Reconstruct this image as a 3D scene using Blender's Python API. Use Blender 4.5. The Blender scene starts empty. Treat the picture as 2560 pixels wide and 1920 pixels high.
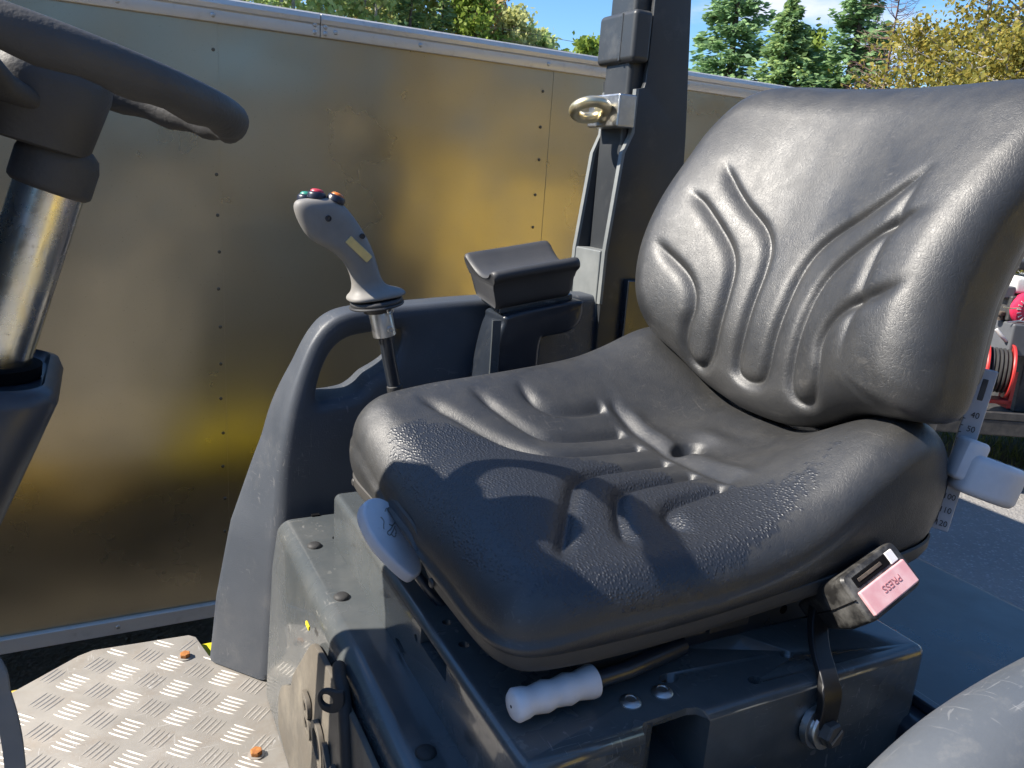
import bpy, bmesh, math, random
import numpy as np
from mathutils import Vector, Matrix

R = math.radians
scene = bpy.context.scene
COL = scene.collection
random.seed(7)
RNG = np.random.default_rng(11)

# ------------------------------------------------------------------ camera
YAW, PITCH, ROLL = R(27.75), R(14.5), R(4.0)
fw = Vector((math.sin(YAW) * math.cos(PITCH), math.cos(YAW) * math.cos(PITCH), -math.sin(PITCH)))
rt0 = Vector((math.cos(YAW), -math.sin(YAW), 0))
up0 = rt0.cross(fw)
rt = rt0 * math.cos(ROLL) + up0 * math.sin(ROLL)
up = up0 * math.cos(ROLL) - rt0 * math.sin(ROLL)
cam_data = bpy.data.cameras.new("camera")
cam = bpy.data.objects.new("camera", cam_data)
COL.objects.link(cam)
m3 = Matrix((rt, up, -fw)).transposed()
cam.matrix_world = Matrix.Translation((0, 0, 1.70)) @ m3.to_4x4()
cam_data.sensor_width = 36.0
cam_data.lens = 36.0 * 1980 / 2560
cam_data.clip_start = 0.02
cam_data.clip_end = 2000
scene.camera = cam

# ------------------------------------------------------------------ sky and sun
SUN_AZ, SUN_EL = R(18), R(42)          # from the vehicle's front, a little from its right
S = Vector((-math.cos(SUN_AZ) * math.cos(SUN_EL), math.sin(SUN_AZ) * math.cos(SUN_EL), math.sin(SUN_EL)))
world = bpy.data.worlds.new("World")
scene.world = world
world.use_nodes = True
wn, wl = world.node_tree.nodes, world.node_tree.links
wn.clear()
w_out = wn.new("ShaderNodeOutputWorld")
w_bg = wn.new("ShaderNodeBackground")
w_bg.inputs["Strength"].default_value = 0.10
sky = wn.new("ShaderNodeTexSky")
sky.sky_type = 'NISHITA'
sky.sun_disc = False
sky.sun_elevation = SUN_EL
sky.sun_rotation = math.atan2(S.x, S.y)
sky.air_density = 1.0
sky.dust_density = 0.25
sky.ozone_density = 4.5
w_tc = wn.new("ShaderNodeTexCoord")
w_map = wn.new("ShaderNodeMapping")
w_map.inputs["Scale"].default_value = (1.0, 1.0, 3.6)
w_map.inputs["Location"].default_value = (0.37, 0.11, 0.2)
w_noise = wn.new("ShaderNodeTexNoise")
w_noise.inputs["Scale"].default_value = 3.2
w_noise.inputs["Detail"].default_value = 7.0
w_noise.inputs["Roughness"].default_value = 0.55
w_ramp = wn.new("ShaderNodeMapRange")
w_ramp.inputs["From Min"].default_value = 0.54
w_ramp.inputs["From Max"].default_value = 0.72
w_ramp.interpolation_type = 'SMOOTHSTEP'
w_mix = wn.new("ShaderNodeMix")
w_mix.data_type = 'RGBA'
w_mix.inputs["B"].default_value = (5.6, 5.4, 5.9, 1)
w_mul = wn.new("ShaderNodeMath")
w_mul.operation = 'MULTIPLY'
w_mul.inputs[1].default_value = 0.75
wl.new(w_tc.outputs["Generated"], w_map.inputs["Vector"])
wl.new(w_map.outputs[0], w_noise.inputs["Vector"])
wl.new(w_noise.outputs["Fac"], w_ramp.inputs["Value"])
wl.new(w_ramp.outputs[0], w_mul.inputs[0])
wl.new(w_mul.outputs[0], w_mix.inputs["Factor"])
w_hs = wn.new("ShaderNodeHueSaturation")
w_hs.inputs["Saturation"].default_value = 1.18
wl.new(sky.outputs[0], w_hs.inputs["Color"])
wl.new(w_hs.outputs[0], w_mix.inputs["A"])
wl.new(w_mix.outputs["Result"], w_bg.inputs["Color"])
wl.new(w_bg.outputs[0], w_out.inputs["Surface"])

sun_data = bpy.data.lights.new("sun", 'SUN')
sun_data.energy = 5.0
sun_data.angle = R(0.53)
sun_data.color = (1.0, 0.93, 0.82)
sun = bpy.data.objects.new("sun", sun_data)
COL.objects.link(sun)
sun.rotation_euler = S.to_track_quat('Z', 'Y').to_euler()

scene.view_settings.view_transform = 'Standard'
scene.view_settings.look = 'None'
scene.view_settings.gamma = 1.0
scene.view_settings.use_curve_mapping = False
scene.view_settings.exposure = 1.12
scene.cycles.use_denoising = True
scene.cycles.use_adaptive_sampling = True
scene.cycles.adaptive_threshold = 0.02
scene.cycles.max_bounces = 5
scene.cycles.diffuse_bounces = 2
scene.cycles.glossy_bounces = 3
scene.cycles.transmission_bounces = 2
scene.cycles.caustics_reflective = False
scene.cycles.caustics_refractive = False

# ------------------------------------------------------------------ helpers
def new_mat(name):
    m = bpy.data.materials.new(name)
    m.use_nodes = True
    nt = m.node_tree
    return m, nt, nt.nodes["Principled BSDF"]

def _noise(nt, scale, detail=4.0, rough=0.55, kind='noise', stretch=None, dist=0.0):
    tc = nt.nodes.new("ShaderNodeTexCoord")
    src = tc.outputs["Object"]
    if stretch:
        mp = nt.nodes.new("ShaderNodeMapping")
        mp.inputs["Scale"].default_value = stretch
        nt.links.new(src, mp.inputs["Vector"])
        src = mp.outputs[0]
    if kind == 'noise':
        n = nt.nodes.new("ShaderNodeTexNoise")
        n.inputs["Detail"].default_value = detail
        n.inputs["Roughness"].default_value = rough
        n.inputs["Distortion"].default_value = dist
        out = n.outputs["Fac"]
    elif kind == 'voronoi':
        n = nt.nodes.new("ShaderNodeTexVoronoi")
        out = n.outputs["Distance"]
    else:
        n = nt.nodes.new("ShaderNodeTexVoronoi")
        n.feature = 'DISTANCE_TO_EDGE'
        out = n.outputs["Distance"]
    n.inputs["Scale"].default_value = scale
    nt.links.new(src, n.inputs["Vector"])
    return out

def _range(nt, src, a, b, lo, hi):
    mr = nt.nodes.new("ShaderNodeMapRange")
    mr.inputs["From Min"].default_value = a
    mr.inputs["From Max"].default_value = b
    mr.inputs["To Min"].default_value = lo
    mr.inputs["To Max"].default_value = hi
    nt.links.new(src, mr.inputs["Value"])
    return mr.outputs[0]

def _mixc(nt, fac, a, b):
    mx = nt.nodes.new("ShaderNodeMix")
    mx.data_type = 'RGBA'
    if isinstance(a, tuple): mx.inputs["A"].default_value = (*a[:3], 1)
    else: nt.links.new(a, mx.inputs["A"])
    if isinstance(b, tuple): mx.inputs["B"].default_value = (*b[:3], 1)
    else: nt.links.new(b, mx.inputs["B"])
    nt.links.new(fac, mx.inputs["Factor"])
    return mx.outputs["Result"]

def _bump(nt, height, strength, dist, normal=None):
    b = nt.nodes.new("ShaderNodeBump")
    b.inputs["Strength"].default_value = strength
    b.inputs["Distance"].default_value = dist
    nt.links.new(height, b.inputs["Height"])
    if normal is not None: nt.links.new(normal, b.inputs["Normal"])
    return b.outputs[0]

def simple(name, c1, c2=None, rough=0.5, rough2=None, metal=0.0, vscale=6.0, bscale=None, bstr=0.2,
           bdist=0.002, spec=0.5, coat=0.0, vlo=0.35, vhi=0.65, stretch=None, bkind='noise', dust=None, scratch=None):
    m, nt, p = new_mat(name)
    p.inputs["Metallic"].default_value = metal
    p.inputs["Specular IOR Level"].default_value = spec
    p.inputs["Coat Weight"].default_value = coat
    if c2 is None: c2 = tuple(x * 0.8 for x in c1)
    f = _range(nt, _noise(nt, vscale, 5, 0.6, stretch=stretch), vlo, vhi, 0, 1)
    col = _mixc(nt, f, c1, c2)
    if dust:
        dcol, dscale, dlo, dhi, damt = dust
        df = _range(nt, _noise(nt, dscale, 8, 0.7), dlo, dhi, 0, damt)
        col = _mixc(nt, df, col, dcol)
    if scratch:
        scol, sscale, samt = scratch
        for st in ((1, 16, 3), (13, 1.2, 2), (3, 2, 18)):
            mps = _noise(nt, sscale, 2, 0.5, stretch=st, dist=0.6)
            msk = _noise(nt, sscale * .35, 2, 0.5)
            mm = nt.nodes.new("ShaderNodeMath"); mm.operation = 'MULTIPLY'
            nt.links.new(_range(nt, mps, 0.665, 0.70, 0, 1), mm.inputs[0])
            nt.links.new(_range(nt, msk, 0.48, 0.62, 0, samt), mm.inputs[1])
            col = _mixc(nt, mm.outputs[0], col, scol)
    nt.links.new(col, p.inputs["Base Color"])
    p.inputs["Roughness"].default_value = rough
    if rough2 is not None:
        rf = _range(nt, _noise(nt, vscale * 2.3, 4, 0.6, stretch=stretch), 0.3, 0.7, rough, rough2)
        nt.links.new(rf, p.inputs["Roughness"])
    if bscale:
        nt.links.new(_bump(nt, _noise(nt, bscale, 3, 0.5, kind=bkind), bstr, bdist), p.inputs["Normal"])
    return m

def link(o, parent=None):
    COL.objects.link(o)
    if parent is not None:
        o.parent = parent
        if parent.type == 'EMPTY':
            o.matrix_parent_inverse = Matrix.Translation(-parent.location)
    return o

def thing(name, loc, label, category, group=None):
    o = bpy.data.objects.new(name, None)
    o.location = loc
    o.empty_display_size = 0.1
    COL.objects.link(o)
    o["label"] = label
    o["category"] = category
    if group: o["group"] = group
    return o

def tag(o, label=None, category=None, group=None, kind=None):
    if label: o["label"] = label
    if category: o["category"] = category
    if group: o["group"] = group
    if kind: o["kind"] = kind
    return o

def mesh_obj(name, verts, faces, mat, parent=None, smooth=True, angle=35, bevel=0.0, seg=2, label=None):
    me = bpy.data.meshes.new(name)
    if isinstance(verts, np.ndarray): verts = verts.tolist()
    me.from_pydata([tuple(v) for v in verts], [], [tuple(f) for f in faces])
    me.update()
    return finish(name, me, mat, parent, smooth, angle, bevel, seg, label)

def finish(name, me, mat, parent=None, smooth=True, angle=35, bevel=0.0, seg=2, label=None):
    if mat is not None:
        me.materials.clear()
        me.materials.append(mat)
    if smooth:
        me.polygons.foreach_set("use_smooth", [True] * len(me.polygons))
        if angle is not None: me.set_sharp_from_angle(angle=R(angle))
    o = bpy.data.objects.new(name, me)
    if bevel > 0:
        b = o.modifiers.new("bevel", 'BEVEL')
        b.width = bevel
        b.segments = seg
        b.limit_method = 'ANGLE'
        b.angle_limit = R(40)
        b.harden_normals = True
    if label: o["label"] = label
    link(o, parent)
    return o

def box(name, lo, hi, mat, parent=None, bevel=0.003, seg=2, mtx=None, label=None):
    (a, b, c), (d, e, f) = lo, hi
    v = [(a, b, c), (d, b, c), (d, e, c), (a, e, c), (a, b, f), (d, b, f), (d, e, f), (a, e, f)]
    if mtx is not None: v = [tuple(mtx @ Vector(p)) for p in v]
    fc = [(0, 3, 2, 1), (4, 5, 6, 7), (0, 1, 5, 4), (1, 2, 6, 5), (2, 3, 7, 6), (3, 0, 4, 7)]
    return mesh_obj(name, v, fc, mat, parent, True, 30, bevel, seg, label)

def frame_axes(t, hint=Vector((0, 0, 1))):
    t = t.normalized()
    h = hint if abs(t.dot(hint)) < 0.95 else Vector((1, 0, 0))
    a = t.cross(h).normalized()
    return a, a.cross(t).normalized()

def tube_data(path, radii, n=16, caps=True, closed=False, squash=None):
    path = [Vector(p) for p in path]
    if not hasattr(radii, '__len__'): radii = [radii] * len(path)
    verts, faces = [], []
    a = None
    L = len(path)
    for i, p in enumerate(path):
        if closed: t = path[(i + 1) % L] - path[(i - 1) % L]
        else: t = path[min(i + 1, L - 1)] - path[max(i - 1, 0)]
        t = t.normalized()
        if a is None: a, b = frame_axes(t)
        else:
            a = (a - t * a.dot(t)).normalized()
            b = a.cross(t).normalized()
        for k in range(n):
            w = 2 * math.pi * k / n
            r = radii[i]
            verts.append(p + a * math.cos(w) * r + b * math.sin(w) * r * (squash or 1))
    for i in range(L if closed else L - 1):
        j = (i + 1) % L
        for k in range(n):
            k2 = (k + 1) % n
            faces.append((i * n + k, j * n + k, j * n + k2, i * n + k2))
    if caps and not closed:
        faces.append(tuple(range(n)))
        faces.append(tuple(reversed(range((L - 1) * n, L * n))))
    return verts, faces

def tube(name, path, radii, mat, parent=None, n=16, closed=False, angle=50, squash=None, label=None):
    v, f = tube_data(path, radii, n, True, closed, squash)
    return mesh_obj(name, v, f, mat, parent, True, angle, label=label)

def lathe(name, origin, axis, profile, mat, parent=None, n=32, angle=35, label=None):
    """profile: (radius, distance along axis); open ends are capped"""
    o = Vector(origin)
    t = Vector(axis).normalized()
    a, b = frame_axes(t)
    verts, faces = [], []
    for r, h in profile:
        for k in range(n):
            w = 2 * math.pi * k / n
            verts.append(o + t * h + (a * math.cos(w) + b * math.sin(w)) * max(r, 1e-5))
    m = len(profile)
    for i in range(m - 1):
        for k in range(n):
            k2 = (k + 1) % n
            faces.append((i * n + k, (i + 1) * n + k, (i + 1) * n + k2, i * n + k2))
    faces.append(tuple(range(n)))
    faces.append(tuple(reversed(range((m - 1) * n, m * n))))
    return mesh_obj(name, verts, faces, mat, parent, True, angle, label=label)

def catmull(pts, n=8, closed=False):
    pts = [np.array(p, float) for p in pts]
    L = len(pts)
    out = []
    rng = range(L if closed else L - 1)
    for i in rng:
        if closed: p0, p1, p2, p3 = pts[(i - 1) % L], pts[i], pts[(i + 1) % L], pts[(i + 2) % L]
        else: p0, p1, p2, p3 = pts[max(i - 1, 0)], pts[i], pts[i + 1], pts[min(i + 2, L - 1)]
        for k in range(n):
            t = k / n
            out.append(0.5 * ((2 * p1) + (-p0 + p2) * t + (2 * p0 - 5 * p1 + 4 * p2 - p3) * t * t + (-p0 + 3 * p1 - 3 * p2 + p3) * t ** 3))
    if not closed: out.append(pts[-1])
    return np.array(out)

def offset_loop(loop, d):
    """move a closed loop sideways by d (to the left of its direction), with limited mitres"""
    p = np.array(loop, float)
    a = p - np.roll(p, 1, 0)
    b = np.roll(p, -1, 0) - p
    a /= np.linalg.norm(a, axis=1)[:, None] + 1e-12
    b /= np.linalg.norm(b, axis=1)[:, None] + 1e-12
    na, nb = np.column_stack([-a[:, 1], a[:, 0]]), np.column_stack([-b[:, 1], b[:, 0]])
    m = na + nb
    m /= np.linalg.norm(m, axis=1)[:, None] + 1e-12
    c = np.clip((m * na).sum(1), .45, 1)
    return p + m * (d / c)[:, None]

def area2(loop):
    p = np.array(loop, float)
    q = np.roll(p, -1, 0)
    return float((p[:, 0] * q[:, 1] - q[:, 0] * p[:, 1]).sum())

def plate(name, outer, holes, thick, mat, mapf, parent=None, bevel=0.002, bres=2, deform=None, label=None, angle=32):
    """plate with holes and rounded rims; mapf maps (u, v, w) to world, w in [-thick/2, thick/2]"""
    loops = [list(outer) if area2(outer) > 0 else list(reversed(outer))]
    loops += [list(h) if area2(h) < 0 else list(reversed(h)) for h in holes]
    bevel = min(bevel, thick / 2)
    steps = [(bevel * (1 - math.sin(math.pi / 2 * k / bres)), thick / 2 - bevel + bevel * math.cos(math.pi / 2 * k / bres)) for k in range(bres + 1)]
    prof = [(i, w) for i, w in steps] + [(i, -w) for i, w in reversed(steps)]
    if thick / 2 - bevel < 1e-6: prof = prof[:bres] + prof[bres + 1:]
    bm = bmesh.new()
    top_edges, bot_edges = [], []
    for lp in loops:
        rings = []
        for ins, w in prof:
            q = offset_loop(lp, ins)
            rings.append([bm.verts.new((x, y, w)) for x, y in q])
        n = len(lp)
        for r0, r1 in zip(rings[:-1], rings[1:]):
            for k in range(n):
                bm.faces.new((r0[k], r1[k], r1[(k + 1) % n], r0[(k + 1) % n]))
        for k in range(n):
            top_edges.append(bm.edges.get((rings[0][k], rings[0][(k + 1) % n])))
            bot_edges.append(bm.edges.get((rings[-1][k], rings[-1][(k + 1) % n])))
    for es in (top_edges, bot_edges):
        bmesh.ops.triangle_fill(bm, use_beauty=True, use_dissolve=False, edges=es)
    bmesh.ops.recalc_face_normals(bm, faces=bm.faces)
    for v in bm.verts:
        q = v.co.copy()
        v.co = Vector(mapf(q.x, q.y, q.z))
        if deform: v.co = Vector(deform(v.co))
    bmesh.ops.recalc_face_normals(bm, faces=bm.faces)
    me = bpy.data.meshes.new(name)
    bm.to_mesh(me)
    bm.free()
    return finish(name, me, mat, parent, True, angle, label=label)

def text_mesh(name, body, size, mtx, mat, parent=None, depth=0.001, bevel=0.0, shear=0.0, xs=1.0):
    cu = bpy.data.curves.new("text", 'FONT')
    cu.body = body
    cu.size = size
    cu.extrude = depth
    cu.bevel_depth = bevel
    cu.shear = shear
    cu.align_x = 'CENTER'
    cu.align_y = 'CENTER'
    co = bpy.data.objects.new("text", cu)
    COL.objects.link(co)
    dg = bpy.context.evaluated_depsgraph_get()
    me = bpy.data.meshes.new_from_object(co.evaluated_get(dg))
    bpy.data.objects.remove(co)
    bpy.data.curves.remove(cu)
    me.transform(Matrix.Diagonal((xs, 1, 1, 1)))
    me.transform(mtx)
    me.name = name
    return finish(name, me, mat, parent, False)

def basis(origin, ex, ey, ez):
    m = Matrix((Vector(ex), Vector(ey), Vector(ez))).transposed().to_4x4()
    m.translation = Vector(origin)
    return m

def instance(name, me, mtx, parent):
    o = bpy.data.objects.new(name, me)
    link(o, parent)
    o.matrix_basis = mtx
    return o

def smooth01(a, b, x):
    t = np.clip((x - a) / (b - a), 0, 1)
    return t * t * (3 - 2 * t)

def table(xs, ys, sm=0.03):
    g = np.linspace(min(xs) - 0.2, max(xs) + 0.2, 800)
    y = np.interp(g, xs, ys)
    dx = g[1] - g[0]
    n = int(3 * sm / dx)
    k = np.exp(-0.5 * ((np.arange(-n, n + 1) * dx) / sm) ** 2)
    k /= k.sum()
    y = np.convolve(np.pad(y, n, mode='edge'), k, mode='valid')
    return lambda q: np.interp(q, g, y)

def groove(P, poly, depth, w, fade0=0.0, fade1=0.0):
    """valley along a polyline; P is (N,2); returns how far to push the surface in"""
    poly = catmull(poly, 6)
    seg = np.diff(poly, axis=0)
    ln = np.linalg.norm(seg, axis=1)
    cum = np.concatenate([[0], np.cumsum(ln)])
    tot = cum[-1]
    best = np.full(len(P), 9.0)
    along = np.zeros(len(P))
    for i in range(len(seg)):
        d = P - poly[i]
        t = np.clip((d @ seg[i]) / (ln[i] ** 2 + 1e-12), 0, 1)
        dist = np.linalg.norm(d - t[:, None] * seg[i], axis=1)
        m = dist < best
        best[m] = dist[m]
        along[m] = cum[i] + t[m] * ln[i]
    f = np.ones(len(P))
    if fade0: f *= smooth01(0, fade0, along)
    if fade1: f *= smooth01(0, fade1, tot - along)
    return depth * f * np.exp(-(best / w) ** 1.55)

# ------------------------------------------------------------------ materials
def vinyl_mat():
    m, nt, p = new_mat("black_vinyl")
    at = nt.nodes.new("ShaderNodeAttribute")
    at.attribute_name = "wet"
    wet0 = at.outputs["Fac"]
    # ragged edge of the dew
    n_edge = _noise(nt, 90, 3, 0.6)
    add = nt.nodes.new("ShaderNodeMath"); add.operation = 'ADD'
    sub = nt.nodes.new("ShaderNodeMath"); sub.operation = 'SUBTRACT'; sub.inputs[1].default_value = 0.5
    nt.links.new(n_edge, sub.inputs[0])
    nt.links.new(wet0, add.inputs[0]); nt.links.new(sub.outputs[0], add.inputs[1])
    wet = _range(nt, add.outputs[0], 0.40, 0.55, 0, 1)
    # colour: black vinyl with a thin veil of dust
    d1 = _range(nt, _noise(nt, 14, 8, 0.7), 0.40, 0.75, 0.0, 1.0)
    base = _mixc(nt, d1, (0.017, 0.018, 0.020), (0.034, 0.033, 0.031))
    for st in ((1, 15, 4), (14, 1, 3), (5, 3, 15)):
        sc_ = _range(nt, _noise(nt, 26, 2, 0.5, stretch=st, dist=0.8), 0.64, 0.70, 0, 1)
        sm_ = _range(nt, _noise(nt, 9, 3, 0.6), 0.45, 0.65, 0, 0.5)
        mm = nt.nodes.new("ShaderNodeMath"); mm.operation = 'MULTIPLY'
        nt.links.new(sc_, mm.inputs[0]); nt.links.new(sm_, mm.inputs[1])
        base = _mixc(nt, mm.outputs[0], base, (0.085, 0.080, 0.074))
    base = _mixc(nt, wet, base, (0.010, 0.012, 0.017))
    nt.links.new(base, p.inputs["Base Color"])
    r = _range(nt, _noise(nt, 30, 5, 0.6), 0.3, 0.7, 0.44, 0.56)
    rw = nt.nodes.new("ShaderNodeMix"); rw.data_type = 'FLOAT'
    nt.links.new(wet, rw.inputs["Factor"]); nt.links.new(r, rw.inputs["A"]); rw.inputs["B"].default_value = 0.45
    nt.links.new(rw.outputs["Result"], p.inputs["Roughness"])
    p.inputs["Specular IOR Level"].default_value = 0.85
    # leather grain: fine cells plus long hair-like creases
    tcv = nt.nodes.new("ShaderNodeTexCoord")
    wob = nt.nodes.new("ShaderNodeTexNoise"); wob.inputs["Scale"].default_value = 38; wob.inputs["Detail"].default_value = 3
    nt.links.new(tcv.outputs["Object"], wob.inputs["Vector"])
    wmx = nt.nodes.new("ShaderNodeVectorMath"); wmx.operation = 'MULTIPLY_ADD'
    wmx.inputs[1].default_value = (.022, .022, .022)
    nt.links.new(wob.outputs["Color"], wmx.inputs[0]); nt.links.new(tcv.outputs["Object"], wmx.inputs[2])
    def crease(scale, stretch, width):
        mpv = nt.nodes.new("ShaderNodeMapping"); mpv.inputs["Scale"].default_value = stretch
        nt.links.new(wmx.outputs[0], mpv.inputs["Vector"])
        vo = nt.nodes.new("ShaderNodeTexVoronoi"); vo.feature = 'DISTANCE_TO_EDGE'
        vo.inputs["Scale"].default_value = scale
        nt.links.new(mpv.outputs[0], vo.inputs["Vector"])
        return _range(nt, vo.outputs["Distance"], 0.0, width, 0, 1)
    fine = _noise(nt, 420, 3, 0.7)
    n1 = _bump(nt, crease(150, (1.0, 1.9, 0.6), .09), 0.17, 0.0008)
    n2 = _bump(nt, crease(330, (1.0, 0.8, 1.6), .14), 0.20, 0.0004, n1)
    n3 = _bump(nt, fine, 0.16, 0.0008, n2)
    # dew drops
    tc = nt.nodes.new("ShaderNodeTexCoord")
    mp = nt.nodes.new("ShaderNodeMapping"); mp.inputs["Scale"].default_value = (1.0, 0.62, 1)
    mp.inputs["Rotation"].default_value = (0, 0, R(28))
    nt.links.new(tc.outputs["Object"], mp.inputs["Vector"])
    wv = nt.nodes.new("ShaderNodeTexVoronoi"); wv.feature = 'SMOOTH_F1'
    wv.inputs["Scale"].default_value = 310; wv.inputs["Smoothness"].default_value = 0.35
    nt.links.new(mp.outputs[0], wv.inputs["Vector"])
    drop = _range(nt, wv.outputs["Distance"], 0.12, 0.55, 1, 0)
    mul = nt.nodes.new("ShaderNodeMath"); mul.operation = 'MULTIPLY'
    nt.links.new(drop, mul.inputs[0]); nt.links.new(wet, mul.inputs[1])
    n4 = _bump(nt, mul.outputs[0], 0.6, 0.0011, n3)
    nt.links.new(n4, p.inputs["Normal"])
    return m

VINYL = vinyl_mat()
PANEL = simple("side_panel_plastic", (0.046, 0.054, 0.068), (0.060, 0.068, 0.082), 0.42, 0.58, vscale=5, bscale=420, bstr=0.28, bdist=0.0012, spec=0.5, dust=((0.24, 0.225, 0.20), 14, 0.55, 0.9, 0.22), scratch=((0.26, 0.25, 0.24), 20, 0.3))
PLASTIC = simple("black_plastic", (0.032, 0.033, 0.036), (0.045, 0.045, 0.047), 0.45, 0.6, vscale=8, bscale=500, bstr=0.25, bdist=0.001)
GRIPGREY = simple("grey_grip_plastic", (0.20, 0.19, 0.178), (0.24, 0.228, 0.21), 0.5, 0.62, vscale=20, bscale=900, bstr=0.2, bdist=0.0006)
LIGHTGREY = simple("light_grey_plastic", (0.62, 0.605, 0.62), (0.70, 0.68, 0.69), 0.42, 0.55, vscale=30, bscale=700, bstr=0.15, bdist=0.0006, dust=((0.25, 0.22, 0.2), 60, 0.6, 0.8, 0.35))
PAINT = simple("dark_grey_paint", (0.060, 0.068, 0.073), (0.076, 0.084, 0.087), 0.17, 0.32, vscale=4, bscale=90, bstr=0.05, bdist=0.002, coat=0.4, dust=((0.22, 0.21, 0.19), 5, 0.45, 0.9, 0.45), scratch=((0.30, 0.29, 0.27), 24, 0.35))
PAINTDARK = simple("black_paint", (0.012, 0.016, 0.024), (0.020, 0.025, 0.033), 0.25, 0.42, vscale=5, bscale=120, bstr=0.05, bdist=0.0015, coat=0.2, dust=((0.09, 0.088, 0.085), 12, 0.55, 0.85, 0.4))
POSTPAINT = simple("post_paint", (0.026, 0.029, 0.033), (0.036, 0.039, 0.042), 0.34, 0.5, vscale=6, bscale=200, bstr=0.08, bdist=0.001, dust=((0.2, 0.19, 0.17), 10, 0.55, 0.85, 0.4))
LITGREY = simple("lit_grey", (0.15, 0.16, 0.16), (0.20, 0.21, 0.205), 0.4, 0.55, vscale=14)  # grey lightened for the sunlit front edges and foot of the post
RUBBER = simple("black_rubber", (0.022, 0.022, 0.023), (0.035, 0.034, 0.033), 0.6, 0.75, vscale=18, bscale=300, bstr=0.3, bdist=0.0015)
RUBBERDUST = simple("dusty_rubber", (0.115, 0.100, 0.080), (0.085, 0.078, 0.068), 0.5, 0.7, vscale=6, bscale=260, bstr=0.15, bdist=0.001, dust=((0.30, 0.26, 0.20), 12, 0.45, 0.8, 0.6))
WHEELRUB = simple("wheel_rubber", (0.045, 0.045, 0.047), (0.06, 0.058, 0.056), 0.55, 0.7, vscale=12, bscale=260, bstr=0.35, bdist=0.0015)
ALU = simple("tread_aluminium", (0.45, 0.42, 0.38), (0.37, 0.345, 0.31), 0.45, 0.62, metal=0.45, vscale=7, bscale=200, bstr=0.08, bdist=0.001, dust=((0.34, 0.285, 0.23), 18, 0.47, 0.75, 0.75), scratch=((0.62, 0.60, 0.57), 26, 0.8))
RAIL = simple("rail_aluminium", (0.72, 0.69, 0.64), (0.60, 0.57, 0.52), 0.32, 0.5, metal=0.55, vscale=2.2, bscale=60, bstr=0.05, bdist=0.002, dust=((0.36, 0.31, 0.25), 30, 0.55, 0.8, 0.5), stretch=(0.4, 1, 3))
ZINC = simple("yellow_zinc", (0.66, 0.55, 0.30), (0.60, 0.60, 0.56), 0.28, 0.45, metal=0.9, vscale=16, bscale=120, bstr=0.08, bdist=0.001)
STEEL = simple("zinc_steel", (0.55, 0.55, 0.54), (0.42, 0.42, 0.42), 0.28, 0.45, metal=0.95, vscale=30, bscale=200, bstr=0.08, bdist=0.001)
RUST = simple("rusty_bolt", (0.46, 0.19, 0.045), (0.28, 0.10, 0.03), 0.75, 0.9, vscale=120, bscale=500, bstr=0.5, bdist=0.001)
PINK = simple("faded_pink_plastic", (0.62, 0.32, 0.34), (0.70, 0.45, 0.46), 0.35, 0.5, vscale=40)
YELLOW = simple("yellow_paint", (0.68, 0.50, 0.10), (0.60, 0.44, 0.09), 0.3, 0.45, vscale=3, coat=0.3)
LIME = simple("lime_yellow_paint", (0.72, 0.62, 0.03), (0.62, 0.52, 0.03), 0.35, 0.5, vscale=6)
REDBTN = simple("red_button", (0.45, 0.03, 0.05), None, 0.4)
ORGBTN = simple("orange_button", (0.60, 0.16, 0.02), None, 0.4)
GRNBTN = simple("green_button", (0.03, 0.25, 0.18), None, 0.4)
NAVY = simple("button_base", (0.012, 0.015, 0.03), None, 0.35)
PLATEYEL = simple("label_plate", (0.50, 0.46, 0.26), (0.42, 0.40, 0.24), 0.3, metal=0.5, vscale=60)
REDPAINT = simple("red_paint", (0.50, 0.035, 0.03), (0.40, 0.03, 0.03), 0.35, 0.5, vscale=6)
REDPLASTIC = simple("red_plastic", (0.62, 0.03, 0.09), None, 0.4)
WHITE = simple("white_plastic", (0.78, 0.76, 0.72), None, 0.4)
DARKMETAL = simple("dark_metal", (0.05, 0.05, 0.052), (0.09, 0.085, 0.08), 0.45, 0.6, metal=0.4, vscale=25)
GREYBOX = simple("grey_box_paint", (0.10, 0.105, 0.115), None, 0.45, 0.6)
HOLE = simple("hole_shade", (0.004, 0.004, 0.005), None, 0.9, spec=0.1)  # near-black discs and strips painted in place of shade inside holes and slots

def cowl_mat():
    return simple("cowl_plastic", (0.032, 0.037, 0.048), (0.042, 0.047, 0.058), 0.28, 0.42, vscale=4, bscale=300, bstr=0.08, bdist=0.001, dust=((0.28, 0.26, 0.23), 14, 0.6, 0.85, 0.3))
COWL = cowl_mat()

def column_mat():
    m, nt, p = new_mat("passivated_tube")
    p.inputs["Metallic"].default_value = 1.0
    f = _range(nt, _noise(nt, 9, 5, 0.6, stretch=(3, 3, 0.6)), 0.35, 0.65, 0, 1)
    c = _mixc(nt, f, (0.76, 0.70, 0.50), (0.70, 0.73, 0.76))
    f2 = _range(nt, _noise(nt, 5, 3, 0.5, stretch=(5, 5, 0.8)), 0.5, 0.7, 0, 0.7)
    c = _mixc(nt, f2, c, (0.66, 0.50, 0.44))
    spot = _range(nt, _noise(nt, 160, 4, 0.7), 0.62, 0.75, 0, 0.6)
    c = _mixc(nt, spot, c, (0.12, 0.10, 0.07))
    nt.links.new(c, p.inputs["Base Color"])
    nt.links.new(_range(nt, _noise(nt, 40, 5, 0.6), 0.3, 0.7, 0.18, 0.34), p.inputs["Roughness"])
    nt.links.new(_bump(nt, _noise(nt, 120, 4, 0.6), 0.08, 0.001), p.inputs["Normal"])
    return m
COLUMN = column_mat()

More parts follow.
